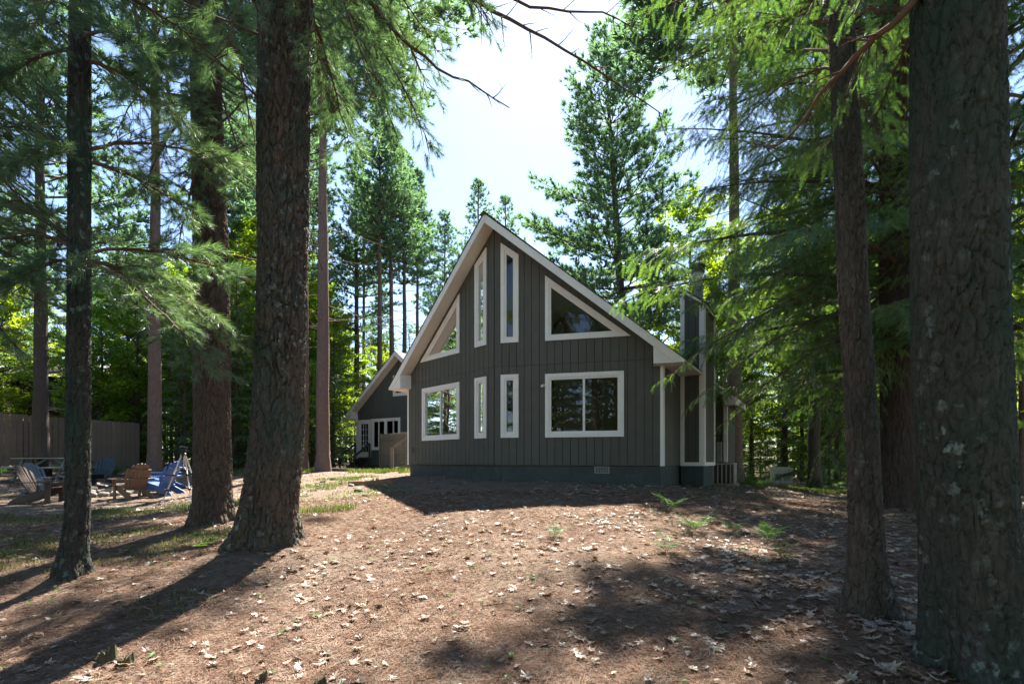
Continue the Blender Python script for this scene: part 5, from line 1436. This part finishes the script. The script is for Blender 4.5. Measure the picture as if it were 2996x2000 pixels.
# T1: slender mossy pine at the left
t1, b1, c1, r1 = bark_trunk('pine_tree', 'slender dark mossy pine nearest the left edge', stem(5.1, 200, [(226, 1530), (230, 1148), (232, 640), (234, 0)]), [.102, .096, .092, .087, .081], 14, .12, .016, 'bark_moss', 17, 6.3, .7, 3, 3)
t2, b2_, c2, r2 = bark_trunk('pine_tree', 'thick brown pine behind the biggest left trunk', stem(8.2, 622, [(621, 1275), (619, 765), (607, 383), (595, 0)]), [.265, .243, .235, .215, .20], 22, .24, .036, 'bark_pine', 23, 9.0, .38, 4, 5)
t3, b3, c3, r3 = bark_trunk('pine_tree', 'biggest lichen-spotted pine trunk on the left', stem(6.05, 778, [(812, 1275), (828, 765), (830, 383), (834, 0)]), [.315, .288, .265, .266, .27], 25, .26, .042, 'bark_big', 24, 7.1, .40, 8, 6)
t4, b4, c4, r4 = bark_trunk('hemlock_tree', 'slender brown hemlock right of centre, left of the huge trunk', stem(3.64, 2545, [(2537, 1673), (2526, 1300), (2495, 829), (2483, 510), (2456, 0)]), [.115, .106, .098, .089, .085, .074], 15, .085, .011, 'bark_hemlock', 14, 4.9, .6, 11, 5, .014)
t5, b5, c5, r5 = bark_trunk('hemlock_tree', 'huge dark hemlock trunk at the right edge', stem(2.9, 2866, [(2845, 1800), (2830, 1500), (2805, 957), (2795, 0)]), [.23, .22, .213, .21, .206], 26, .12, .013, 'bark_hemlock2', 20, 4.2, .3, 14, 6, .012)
t6, b6, c6, r6 = bark_trunk('cedar_tree', 'shaggy red-brown trunk between the two right trunks', stem(10.0, 2630, [(2625, 1300), (2618, 800), (2610, 0)]), [.29, .265, .24, .19], 22, .5, .02, 'bark_cedar', 19, 9.5, .35, 17, 6, .05)
t0 = thing('pine_tree', 'pine off the left edge whose drooping boughs enter the frame', 'tree', (-7.4, 5.6, gz(-7.4, 5.6)))
b0 = np.array(t0.location); link_mesh('trunk', KIND['pineA'][0], t0)
for tt_, key, zc_ in ((t2, 'pineA', .95), (t3, 'pineB', .95)):
    o = link_mesh('crown', KIND[key][1], tt_); o.scale = (zc_, zc_, zc_); o.location = (0, 0, 1.5); o.rotation_euler = (0, 0, zc_ * 7)
# T6 is clothed in long drooping hemlock boughs
HEMBIG = hemlock_crown(19, 3.4, 5.7, .15, 10.5, .34, 206, droop=.62, tem=SPRF, rexp=.55).mesh('crown', [M['twig'], M['hemlock']], [0])
o = link_mesh('crown', HEMBIG, t6); o.rotation_euler = (0, 0, 1.9)
KIND['hbig'] = (KIND['hemA'][0], HEMBIG)
hb_ = tree_px('hbig', 2385, 16.5, .9, 'drooping hemlock wall nearest the generator, left of the slender right trunk', rot=.4)
for q in hb_.children:
    if q.name.startswith('crown'): q.location = (0, 0, 1.6)
tree_px('hbig', 2520, 14.0, .75, 'drooping hemlock behind the slender right trunk', rot=3.4)
tree_px('hbig', 2900, 9.5, .9, 'drooping hemlock beyond the huge right trunk', rot=5.0)
pass
# boughs in view -----------------------------------------------------------
def from_stem(c, z, tip, mid=None):
    p = c(z); tip = np.asarray(tip, float)
    if mid is None: mid = (p + tip) / 2 + np.array([0, 0, .12 * np.linalg.norm(tip - p)])
    return [p, p * .55 + mid * .45 + np.array([0, 0, .03]), mid, mid * .45 + tip * .55, tip]
k = 300
# slender left pine: whorl low on the stem, fanning right and left
for z, x, y, d in ((3.32, 575, 800, 5.9), (3.30, 470, 830, 4.7), (3.36, 560, 640, 6.6), (3.34, 420, 720, 5.6), (3.3, 40, 640, 4.6), (3.4, -30, 560, 5.4), (3.3, 20, 480, 6.0),
                   (4.3, 430, 480, 5.6), (4.4, 520, 380, 6.4), (4.4, 20, 380, 4.6), (4.3, -40, 300, 5.6), (5.3, 400, 260, 5.2), (5.4, 0, 180, 4.8), (5.5, 330, 110, 4.6), (6.0, 80, 60, 4.4), (6.1, 480, 120, 6.0)):
    k += 1; bough(t1, b1, from_stem(c1, z, pd(x, y, d)), n_sec=22, sec=.30, dens=9.5, size=1.05, seed=k, wood='twig_red' if k % 3 == 0 else 'twig', drp=-.45)
# thick pine behind: drooping boughs
for z, x, y, d in ((7.2, 330, 430, 7.4), (7.6, 560, 420, 7.0), (7.9, 300, 200, 7.2), (8.3, 590, 230, 7.6), (8.6, 420, 120, 6.9), (8.8, 620, 130, 8.0), (6.6, 400, 620, 7.6), (8.4, 250, 330, 8.5)):
    k += 1; bough(t2, b2_, from_stem(c2, z, pd(x, y, d)), n_sec=26, sec=.28, dens=8.5, size=1.15, seed=k, r0=.03, drp=-.5, wood='twig_red' if k % 2 else 'twig')
# biggest trunk: long boughs hanging right of it
for z, x, y, d in ((7.7, 985, 330, 6.6), (8.0, 905, 300, 6.0), (8.3, 1005, 120, 7.0), (8.1, 860, 230, 5.4), (7.4, 800, 330, 6.9), (8.6, 980, 200, 7.8), (7.9, 760, 260, 7.4), (8.8, 1120, 40, 6.2), (8.7, 900, 110, 6.4), (8.2, 520, 130, 5.2), (8.4, 730, 150, 5.6)):
    k += 1; bough(t3, b3, from_stem(c3, z, pd(x, y, d)), n_sec=26, sec=.25, dens=9, size=1.1, seed=k, r0=.03, drp=-.5, wood='twig')
# off-frame pine on the left
for z, x, y, d in ((4.2, 90, 700, 5.6), (4.8, 150, 560, 6.0), (5.3, 60, 470, 5.0), (5.8, 180, 360, 5.8), (6.3, 120, 240, 5.4), (6.6, 240, 150, 6.2), (6.9, 60, 120, 5.0), (3.6, 30, 790, 6.2)):
    k += 1; bough(t0, b0, from_stem(lambda z: np.array([-7.4, 5.6, z]), z + .6, pd(x, y, d)), n_sec=22, sec=.28, dens=8.5, size=1.1, seed=k, r0=.03, drp=-.45)
# bare sweeping limbs against the sky
bare(t3, b3, [c3(7.6), pd(800, -60, 6.1), pd(860, 28, 6.2), pd(935, 105, 6.3), pd(1010, 150, 6.4), pd(1090, 205, 6.5), pd(1170, 247, 6.6)], .034, 15, 401, tl=.55)
bare(t3, b3, [c3(9.2), pd(950, -130, 6.4), pd(1085, 0, 6.6), pd(1190, 60, 6.8), pd(1300, 108, 7.0), pd(1410, 195, 7.2), pd(1520, 262, 7.4)], .036, 20, 402, tl=.6)
bare(t3, b3, [c3(9.8), pd(980, -160, 6.8), pd(1130, -20, 7.0), pd(1260, 20, 7.2), pd(1380, 35, 7.4), pd(1465, 66, 7.6)], .034, 14, 403, tl=.5)
bare(t2, b2_, [c2(7.9), pd(520, 60, 7.6), pd(560, 200, 7.4), pd(585, 330, 7.3)], .03, 10, 404, wood='twig_red')
bare(t2, b2_, [c2(8.8), pd(310, 20, 7.4), pd(370, 180, 7.2), pd(410, 330, 7.0)], .035, 10, 405)
# hemlock on the right: bare rising limb and feathery boughs near the camera
bare(t5, b5, [c5(4.3), pd(2060, 45, 2.9), pd(1990, 90, 3.0), pd(1900, 200, 3.15), pd(1830, 290, 3.3), pd(1758, 340, 3.5)], .024, 8, 406, wood='twig_red', name='limb', tl=.4)
bare(t5, b5, [c5(3.9), pd(1985, 25, 3.1), pd(1890, 30, 3.3)], .018, 6, 407, wood='twig', tl=.35)
for z, x, y, d in ((4.5, 1480, 30, 4.6), (4.7, 1600, 60, 4.4), (4.2, 1720, 180, 4.6), (4.0, 1850, 260, 4.2), (4.4, 1560, 150, 5.2), (4.1, 1690, 300, 5.2), (4.6, 1780, 60, 4.0), (3.8, 1960, 200, 4.4), (4.3, 2030, 120, 4.2), (3.6, 1880, 380, 4.8), (3.9, 2020, 330, 4.7)):
    k += 1; bough(t4, b4, from_stem(c4, z, pd(x, y, d)), 'hemlock', n_sec=24, sec=.32, dens=20, size=.12, seed=k, r0=.014, drp=-.6, upb=-.05)
for z, x, y, d in ((4.6, 1960, 30, 2.5), (4.5, 1800, 80, 3.0), (4.9, 1650, 20, 3.4), (4.4, 1920, 260, 3.3), (4.2, 2000, 300, 3.6)):
    k += 1; bough(t5, b5, from_stem(c5, z, pd(x, y, d)), 'hemlock', n_sec=22, sec=.30, dens=22, size=.10, seed=k, r0=.014, drp=-.6, upb=-.05)
# cedar/hemlock: long low boughs reaching across the house corner
for z, x, y, d in ((4.6, 1530, 862, 9.6), (4.3, 1610, 905, 9.2), (4.9, 1640, 800, 9.9), (3.9, 1670, 960, 9.4), (5.4, 1610, 690, 10.2), (5.0, 1700, 760, 9.0), (4.2, 1790, 950, 9.6), (3.9, 1880, 960, 8.8), (6.2, 1640, 560, 9.8), (6.6, 1600, 450, 10.4), (5.8, 1760, 650, 9.0), (4.3, 1930, 1000, 9.6), (4.3, 1840, 860, 8.6), (7.2, 1680, 350, 9.6), (3.7, 1880, 1075, 9.0), (3.5, 1935, 1050, 9.3), (4.0, 1960, 930, 8.7)):
    k += 1; bough(t6, b6, from_stem(c6, z, pd(x, y, d)), 'hemlock', n_sec=30, sec=.26, dens=13, size=.17, seed=k, r0=.022, drp=-.5, upb=.0)

# woods behind and beside the camera, mirrored in the window panes
ng_ = bpy.data.node_groups.new('woods', 'GeometryNodeTree'); ng_.interface.new_socket('Geometry', in_out='OUTPUT', socket_type='NodeSocketGeometry')
go = ng_.nodes.new('NodeGroupOutput'); jn = ng_.nodes.new('GeometryNodeJoinGeometry'); ng_.links.new(jn.outputs[0], go.inputs[0])
src = {}
for o in list(C.objects):
    if o.type == 'MESH':
        for key, (tm, cm) in KIND.items():
            if o.data is tm: src.setdefault((key, 0), o)
            elif o.data is cm: src.setdefault((key, 1), o)
rw = random.Random(4)
for (x, y, key, sc) in ((-6, -9, 'pineA', .9), (4, -12, 'hemA', 1.0), (10, -8, 'mapA', 1.0), (-13, -14, 'mapB', 1.0), (1, -20, 'pineB', 1.0), (14, -18, 'pineA', 1.0), (-20, -6, 'hemB', 1.1), (19, -3, 'hemA', .9), (-2, -26, 'mapB', 1.2),
                        (-10, -10, 'hemA', 1.0), (-4, -15, 'hemB', 1.1), (-8, -20, 'hemA', 1.1), (-15, -22, 'hemA', 1.2), (-6, -30, 'mapB', 1.3), (-13, -32, 'hemA', 1.3), (-22, 11, 'hemB', 1.1), (-27, 16, 'hemA', 1.0), (-19, 5, 'mapA', .8),
                        (-33, 22, 'hemA', 1.1), (-38, 27, 'mapA', 1.0), (-44, 20, 'hemA', 1.2), (-36, 12, 'hemB', 1.2), (-50, 30, 'hemA', 1.3), (-30, 5, 'hemA', 1.1), (-42, 36, 'hemA', 1.3), (-58, 24, 'mapB', 1.4), (-48, 10, 'mapB', 1.3), (8, -26, 'mapB', 1.3), (20, -14, 'hemA', 1.2), (-5, -7, 'firS', 1.0), (-8, -12, 'firS', 1.5), (-3, -10, 'mapS', 1.4), (-12, -17, 'firS', 1.8), (-1, -17, 'mapS', 1.8), (-7, -24, 'firS', 2), (-24, 14, 'firS', 1.6), (-29, 21, 'firS', 1.8), (-21, 9, 'firS', 1.4), (-34, 17, 'firS', 2), (-40, 24, 'firS', 2)):
    a = rw.uniform(0, 6.28)
    for q in (0, 1):
        oi = ng_.nodes.new('GeometryNodeObjectInfo'); oi.transform_space = 'ORIGINAL'; oi.inputs['Object'].default_value = src[(key, q)]; oi.inputs['As Instance'].default_value = True
        tr = ng_.nodes.new('GeometryNodeTransform'); tr.inputs['Translation'].default_value = (x, y, gz(x, y)); tr.inputs['Rotation'].default_value = (0, 0, a); tr.inputs['Scale'].default_value = (sc, sc, sc)
        ng_.links.new(oi.outputs['Geometry'], tr.inputs[0]); ng_.links.new(tr.outputs[0], jn.inputs[0])
wbm = bpy.data.meshes.new('woods_behind'); wbo = link_mesh('woods_behind', wbm); md = wbo.modifiers.new('woods', 'NODES'); md.node_group = ng_
tag(wbo, 'mixed woodland behind the viewpoint mirrored in the panes', 'woodland', kind='stuff')

# the far wood all round: one mass of foliage behind everything one can tell apart
ng2 = bpy.data.node_groups.new('far_wood', 'GeometryNodeTree'); ng2.interface.new_socket('Geometry', in_out='OUTPUT', socket_type='NodeSocketGeometry')
go2 = ng2.nodes.new('NodeGroupOutput'); jn2 = ng2.nodes.new('GeometryNodeJoinGeometry'); ng2.links.new(jn2.outputs[0], go2.inputs[0])
for i in range(120):
    Y = rw.uniform(56, 100); X = rw.uniform(-1.15, 1.15) * Y
    key = rw.choice(['mapA', 'mapB', 'mapA', 'hemB', 'mapS']); sc = {'mapA': .75, 'mapB': .65, 'hemB': .8, 'mapS': 1.8}[key] * rw.uniform(.75, 1.1); a = rw.uniform(0, 6.28)
    for q in (0, 1):
        oi = ng2.nodes.new('GeometryNodeObjectInfo'); oi.transform_space = 'ORIGINAL'; oi.inputs['Object'].default_value = src[(key, q)]; oi.inputs['As Instance'].default_value = True
        tr = ng2.nodes.new('GeometryNodeTransform'); tr.inputs['Translation'].default_value = (X, Y, gz(X, Y) - .8); tr.inputs['Rotation'].default_value = (0, 0, a); tr.inputs['Scale'].default_value = (sc * 1.2, sc * 1.2, sc)
        ng2.links.new(oi.outputs['Geometry'], tr.inputs[0]); ng2.links.new(tr.outputs[0], jn2.inputs[0])
fwo = link_mesh('far_wood', bpy.data.meshes.new('far_wood')); md = fwo.modifiers.new('far_wood', 'NODES'); md.node_group = ng2
tag(fwo, 'far-off green wood closing the view all round', 'woodland', kind='stuff')
# ------------------------------------------------------------------ forest floor litter
lr = np.random.RandomState(77)
def leaf_mesh(seed):
    """lobed oak / maple leaf, curled, a fan of triangles"""
    r = np.random.RandomState(seed); lob = 7 if seed % 2 else 5; n = lob * 4; V = [[0, .45, 0]]
    for i in range(n):
        a = 2 * math.pi * i / n; ph = (i % 4)
        rr = (.50 if ph == 0 else .42 if ph in (1, 3) else .30) * (1 + .16 * r.normal())
        x, y = math.sin(a) * rr * (.78 if seed % 2 else 1.0), .45 - math.cos(a) * rr * 1.1
        V.append([x, y, 0])
    V = np.array(V); c1_, c2_ = r.uniform(-.5, .8), r.uniform(-.5, .7)
    V[:, 2] = c1_ * V[:, 0] ** 2 + c2_ * (V[:, 1] - .45) ** 2 + r.normal(0, .03, len(V)) + .10 * abs(c1_)
    Fc = np.array([[0, 1 + i, 1 + (i + 1) % n] for i in range(n)])
    return V - np.array([0, .45, 0]), Fc
LV = [leaf_mesh(s) for s in range(8)]
LM = [Geo().add(v, f).mesh('fallen_leaf', M['dryleaf']) for v, f in LV]
HC = Vector((-.475, 13.7)); 
def in_house(x, y):
    dx, dy = x + .475, y - 13.7; s = dx * _c + dy * _s; t_ = -dx * _s + dy * _c
    return (np.abs(s) < HW + .1) & (t_ > np.abs(s) * TP - .1) & (t_ < 14)
def sample(n, y0, y1, pw=1.0, margin=1.12):
    """points spread over the floor in view, thinner with distance"""
    u = lr.rand(n); y = (y0 ** pw + u * (y1 ** pw - y0 ** pw)) ** (1 / pw) if pw != 0 else y0 * (y1 / y0) ** u
    x = lr.uniform(-1.0, 1.0, n) * y * margin
    return x, y
def dens(x, y):
    d = .22 + .4 * np.exp(-((x - 2) / 1.6) ** 2 - ((y - 3) / 1.4) ** 2) + .75 * np.clip((x - .3) / 2.2, 0, 1) + .35 * np.exp(-((x + 9) / 5) ** 2 - ((y - 14) / 5) ** 2)
    return np.clip(d * (.1 + 2.6 * np.clip(.6 * vnoise(x * .8, y * .8, 31) + .4 * vnoise(x * 2.4, y * 2.4, 32) - .33, 0, 1)), 0, 1)
x, y = sample(46000, 2.0, 27, 1.0); keep = (lr.rand(len(x)) < dens(x, y)) & ~in_house(x, y); x, y = x[keep], y[keep]
z = gzv(x, y); order = np.argsort(np.hypot(x, y)); x, y, z = x[order], y[order], z[order]
inview = np.abs(x) < y * .99
first = [i for i in range(len(x)) if inview[i] and y[i] > 2.35][:300]
fs_ = set(first)
def leaf_rot(n):
    tilt = lr.normal(0, .2, (n, 2)); return lr.uniform(0, 6.28, n), tilt
rz_, tl = leaf_rot(len(x)); sz = lr.uniform(.038, .098, len(x))
for i in first:
    o = bpy.data.objects.new('fallen_leaf', LM[i % 8]); C.objects.link(o); o.parent = ground
    o.location = (x[i], y[i], z[i] + .014); o.rotation_euler = (tl[i, 0], tl[i, 1], rz_[i]); o.scale = (sz[i],) * 3
lg = Geo(); rest = np.array([i for i in range(len(x)) if i not in fs_])
for k in range(8):
    s = rest[rest % 8 == k]
    up = np.stack([tl[s, 1], -tl[s, 0], np.ones(len(s))], -1); d = np.stack([np.cos(rz_[s]), np.sin(rz_[s]), np.zeros(len(s))], -1)
    Rm = frames(d - up * (d * up).sum(1, keepdims=True) / (up * up).sum(1, keepdims=True), up)
    scatter(lg, LV[k][0], LV[k][1], np.stack([x[s], y[s], z[s] + .014], -1), Rm, sz[s] * (1 + .012 * y[s]))
o = lg.build('leaf_litter', M['dryleaf'], ground); tag(o, kind='stuff')
# pine needles
ng = Geo()
x, y = sample(260000, 2.1, 11, .5, 1.05); keep = (lr.rand(len(x)) < .35 + .65 * vnoise(x * 1.1, y * 1.1, 35)) & ~in_house(x, y); x, y = x[keep], y[keep]; n = len(x)
a = lr.uniform(0, 6.28, n); d = np.stack([np.cos(a), np.sin(a), lr.normal(0, .16, n)], -1); sd = np.stack([-np.sin(a), np.cos(a), lr.normal(0, .5, n)], -1)
Lg = lr.uniform(.05, .10, n)[:, None] * (1 + .05 * y[:, None]); w = (.0008 + .0003 * y)[:, None]; c_ = np.stack([x, y, gzv(x, y) + .006 + lr.uniform(0, .012, n)], -1)
V = np.stack([c_ - d * Lg / 2 - sd * w, c_ - d * Lg / 2 + sd * w, c_ + d * Lg / 2], 1).reshape(-1, 3)
ng.add(V, np.arange(3 * n).reshape(-1, 3)); o = ng.build('needle_litter', M['needlelitter'], ground); tag(o, kind='stuff')
# grass tufts and thin turf
gg = Geo()
def grass(cx, cy, rx, ry, n, h, clump=.0):
    t_ = lr.uniform(0, 6.28, n); r = np.sqrt(lr.rand(n)); x = cx + np.cos(t_) * r * rx; y = cy + np.sin(t_) * r * ry
    keep = (vnoise(x * 1.6, y * 1.6, 41) > .38 + .12 * r) & ~in_house(x, y); x, y = x[keep], y[keep]; n = len(x)
    a = lr.uniform(0, 6.28, n); hh = h * lr.uniform(.5, 1.25, n); ln = lr.uniform(.15, .7, n) * hh
    b = np.stack([x, y, gzv(x, y) - .01], -1); dv = np.stack([np.cos(a), np.sin(a), 0 * a], -1); s = np.stack([-np.sin(a), np.cos(a), 0 * a], -1) * (.0022 + .00035 * y)[:, None]
    m_ = b + dv * (ln * .35)[:, None] + np.array([0, 0, 1]) * (hh * .6)[:, None]; tp_ = b + dv * ln[:, None] + np.array([0, 0, 1]) * hh[:, None]
    V = np.stack([b - s, b + s, m_ + s * .8, m_ - s * .8, tp_], 1).reshape(-1, 3); i = np.arange(n)[:, None] * 5
    gg.v.append(V); gg.f.append((i + np.array([[0, 1, 2, 3]]) + gg.n, 0)); gg.f.append((i + np.array([[3, 2, 4]]) + gg.n, 0)); gg.n += len(V)
for a in ((-6.2, 6.6, 2.6, 1.6, 5000, .075), (-4.6, 7.0, 1.0, .5, 700, .07), (-6.8, 11.3, 2.6, .9, 3000, .10), (-9, 10.2, 2, 1.4, 2500, .09), (10.5, 15.2, 2.4, 2.2, 11000, .11), (-7.5, 24, 4.5, 2.6, 7000, .15), (-5.2, 20.5, 1.4, 1.6, 2600, .18), (-5.5, 15, 1.6, 2.4, 3500, .10), (-3.2, 8.9, .5, .3, 350, .14), (-3.5, 11.5, 1.6, 1.4, 1200, .07), (-13, 22, 5, 3, 4000, .2), (3.0, 5.0, .8, .6, 120, .10), (-2.9, 4.3, .35, .3, 90, .09), (8.2, 17.2, .8, .5, 600, .15), (-4.2, 19, .8, .5, 700, .2)): grass(*a)
o = gg.build('grass', M['grass']); tag(o, 'thin grass growing in patches through the leaf litter', 'grass', kind='stuff')
# small green seedlings dotted over the litter
sg_ = Geo(); x, y = sample(420, 2.4, 12, .8); n = len(x); keep = ~in_house(x, y) & (lr.rand(n) < np.where(x < .5, .8, .35)); x, y = x[keep], y[keep]
for k in range(2):
    n = len(x); a = lr.uniform(0, 6.28, n); d = np.stack([np.cos(a), np.sin(a), lr.uniform(.0, .4, n)], -1)
    scatter(sg_, LEAF[0], LEAF[1], np.stack([x, y, gzv(x, y) + .025], -1), frames(d), lr.uniform(.03, .06, n))
o = sg_.build('seedlings', M['fern']); tag(o, 'tiny green seedlings dotted over the needle litter', 'seedlings', kind='stuff')
# ferns
def fern_mesh(seed, nf=7, L=.6):
    r = np.random.RandomState(seed); g = Geo()
    for k in range(nf):
        a = 6.283 * k / nf + r.uniform(-.4, .4); l_ = L * r.uniform(.7, 1.15); n = 12
        t_ = np.linspace(0, 1, n); el_ = r.uniform(1.0, 1.4) - r.uniform(.9, 1.5) * t_
        st = np.stack([np.cos(el_) * math.cos(a), np.cos(el_) * math.sin(a), np.sin(el_)], -1) * l_ / n; p = np.cumsum(st, 0)
        V, Fq = sweep(p, np.linspace(.005, .0015, n), 3); g.add(V, Fq, 0)
        ts = np.linspace(.22, .99, 15); pp, dd = along(p, ts); lat = np.array([-math.sin(a), math.cos(a), 0])
        for s in (-1, 1):
            w = l_ * .26 * np.sin(np.clip((1.06 - ts) * 1.9, 0, 1.57)) * r.uniform(.85, 1.1)
            d = lat[None] * s + dd * .45 + np.array([0, 0, -.12]); scatter(g, SPR[k % 4][0], SPR[k % 4][1], pp, frames(d, roll=r.normal(0, .15, 15)), np.maximum(w, .02), 0)
    return g.mesh('fern', M['fern'])
FM = [fern_mesh(s) for s in range(4)]
def fern(px, py, sc, label, group=None, k=0):
    p = ground_at(px, py); o = link_mesh('fern', FM[k % 4]); o.location = p; o.scale = (sc,) * 3; o.rotation_euler = (0, 0, px * 1.7); return tag(o, label, 'fern', group)
fern(1962, 1497, .72, 'upright fern in front of the right house corner, farthest of the near ferns')
fern(2032, 1558, .68, 'bushy dark green fern right of the upright one', None, 1)
fern(2075, 1530, .45, 'small fern beside the bushy dark green one', None, 2)
fern(2250, 1588, .62, 'spreading fern lying low among the shaded dry leaves', None, 3)
fern(2150, 1560, .55, 'thin flat fern frond between the bushy and the spreading fern', None, 1)
fern(1950, 1618, .55, 'small fern nearest the camera at the edge of the leaf bed', None, 2)
fern(1625, 1572, .38, 'tiny fern sprig alone in the sunlit middle of the yard', None, 0)
fern(2290, 1640, .4, 'little dark fern clump just below the spreading fern', None, 0)
f_r = random.Random(9)
for i in range(46):
    fx_, fy_ = f_r.uniform(2140, 2560), (f_r.uniform(1395, 1446) if i % 3 else f_r.uniform(1380, 1400))
    if 2215 < fx_ < 2345 and fy_ > 1396: fx_ += 140
    fern(fx_, fy_, f_r.uniform(.8, 1.3), 'fern in the fern bed around the generator', 'ferns around the generator', i)
for i in range(16):
    fern(f_r.uniform(-40, 480), f_r.uniform(1372, 1398), f_r.uniform(.8, 1.3), 'fern in the shade below the brown fence', 'ferns below the fence', i)
# oak seedlings by the big trunk
for i, (px, py) in enumerate(((620, 1600), (606, 1618), (585, 1625))):
    p = ground_at(px, py); g = Geo(); g.tube([(0, 0, 0), (.01, 0, .06), (.0, .01, .12)], .003, 4)
    a = np.linspace(0, 6.28, 7)[:-1]; scatter(g, LEAF[0], LEAF[1], np.tile([[0, 0, .11]], (6, 1)), frames(np.stack([np.cos(a), np.sin(a), np.full(6, .15)], -1)), .09)
    o = g.build('oak_seedling', M['fern']); o.location = p; tag(o, 'pale green oak seedling at the left foot of the biggest trunk', 'seedling', 'oak seedlings by the trunk')
# fallen twigs
for i in range(46):
    if i < 30: Y = f_r.uniform(2.6, 7.5); X = f_r.uniform(-.85, .75) * Y
    else: Y = f_r.uniform(5, 12); X = f_r.uniform(-.5, .5) * Y
    if in_house(np.array([X]), np.array([Y]))[0]: continue
    L = f_r.uniform(.12, .5); a = f_r.uniform(0, 6.28); g = Geo(); n = 6; p = [np.zeros(3)]
    for k in range(n - 1): a += f_r.uniform(-.35, .35); p.append(p[-1] + np.array([math.cos(a), math.sin(a), f_r.uniform(-.05, .06)]) * L / n)
    g.tube(p, np.linspace(.0055, .002, n), 5)
    if i % 2:
        q = p[2]; a2 = a + f_r.choice((-.8, .8)); g.tube([q, q + np.array([math.cos(a2), math.sin(a2), .08]) * L * .22, q + np.array([math.cos(a2 + .3), math.sin(a2 + .3), .06]) * L * .42], [.0035, .0025, .0012], 4)
    o = g.build('fallen_twig', M['twig_grey' if i % 3 else 'twig']); o.location = (X, Y, gz(X, Y) + .018); tag(o, 'thin bare twig lying on the forest floor', 'twig', 'fallen twigs on the floor')
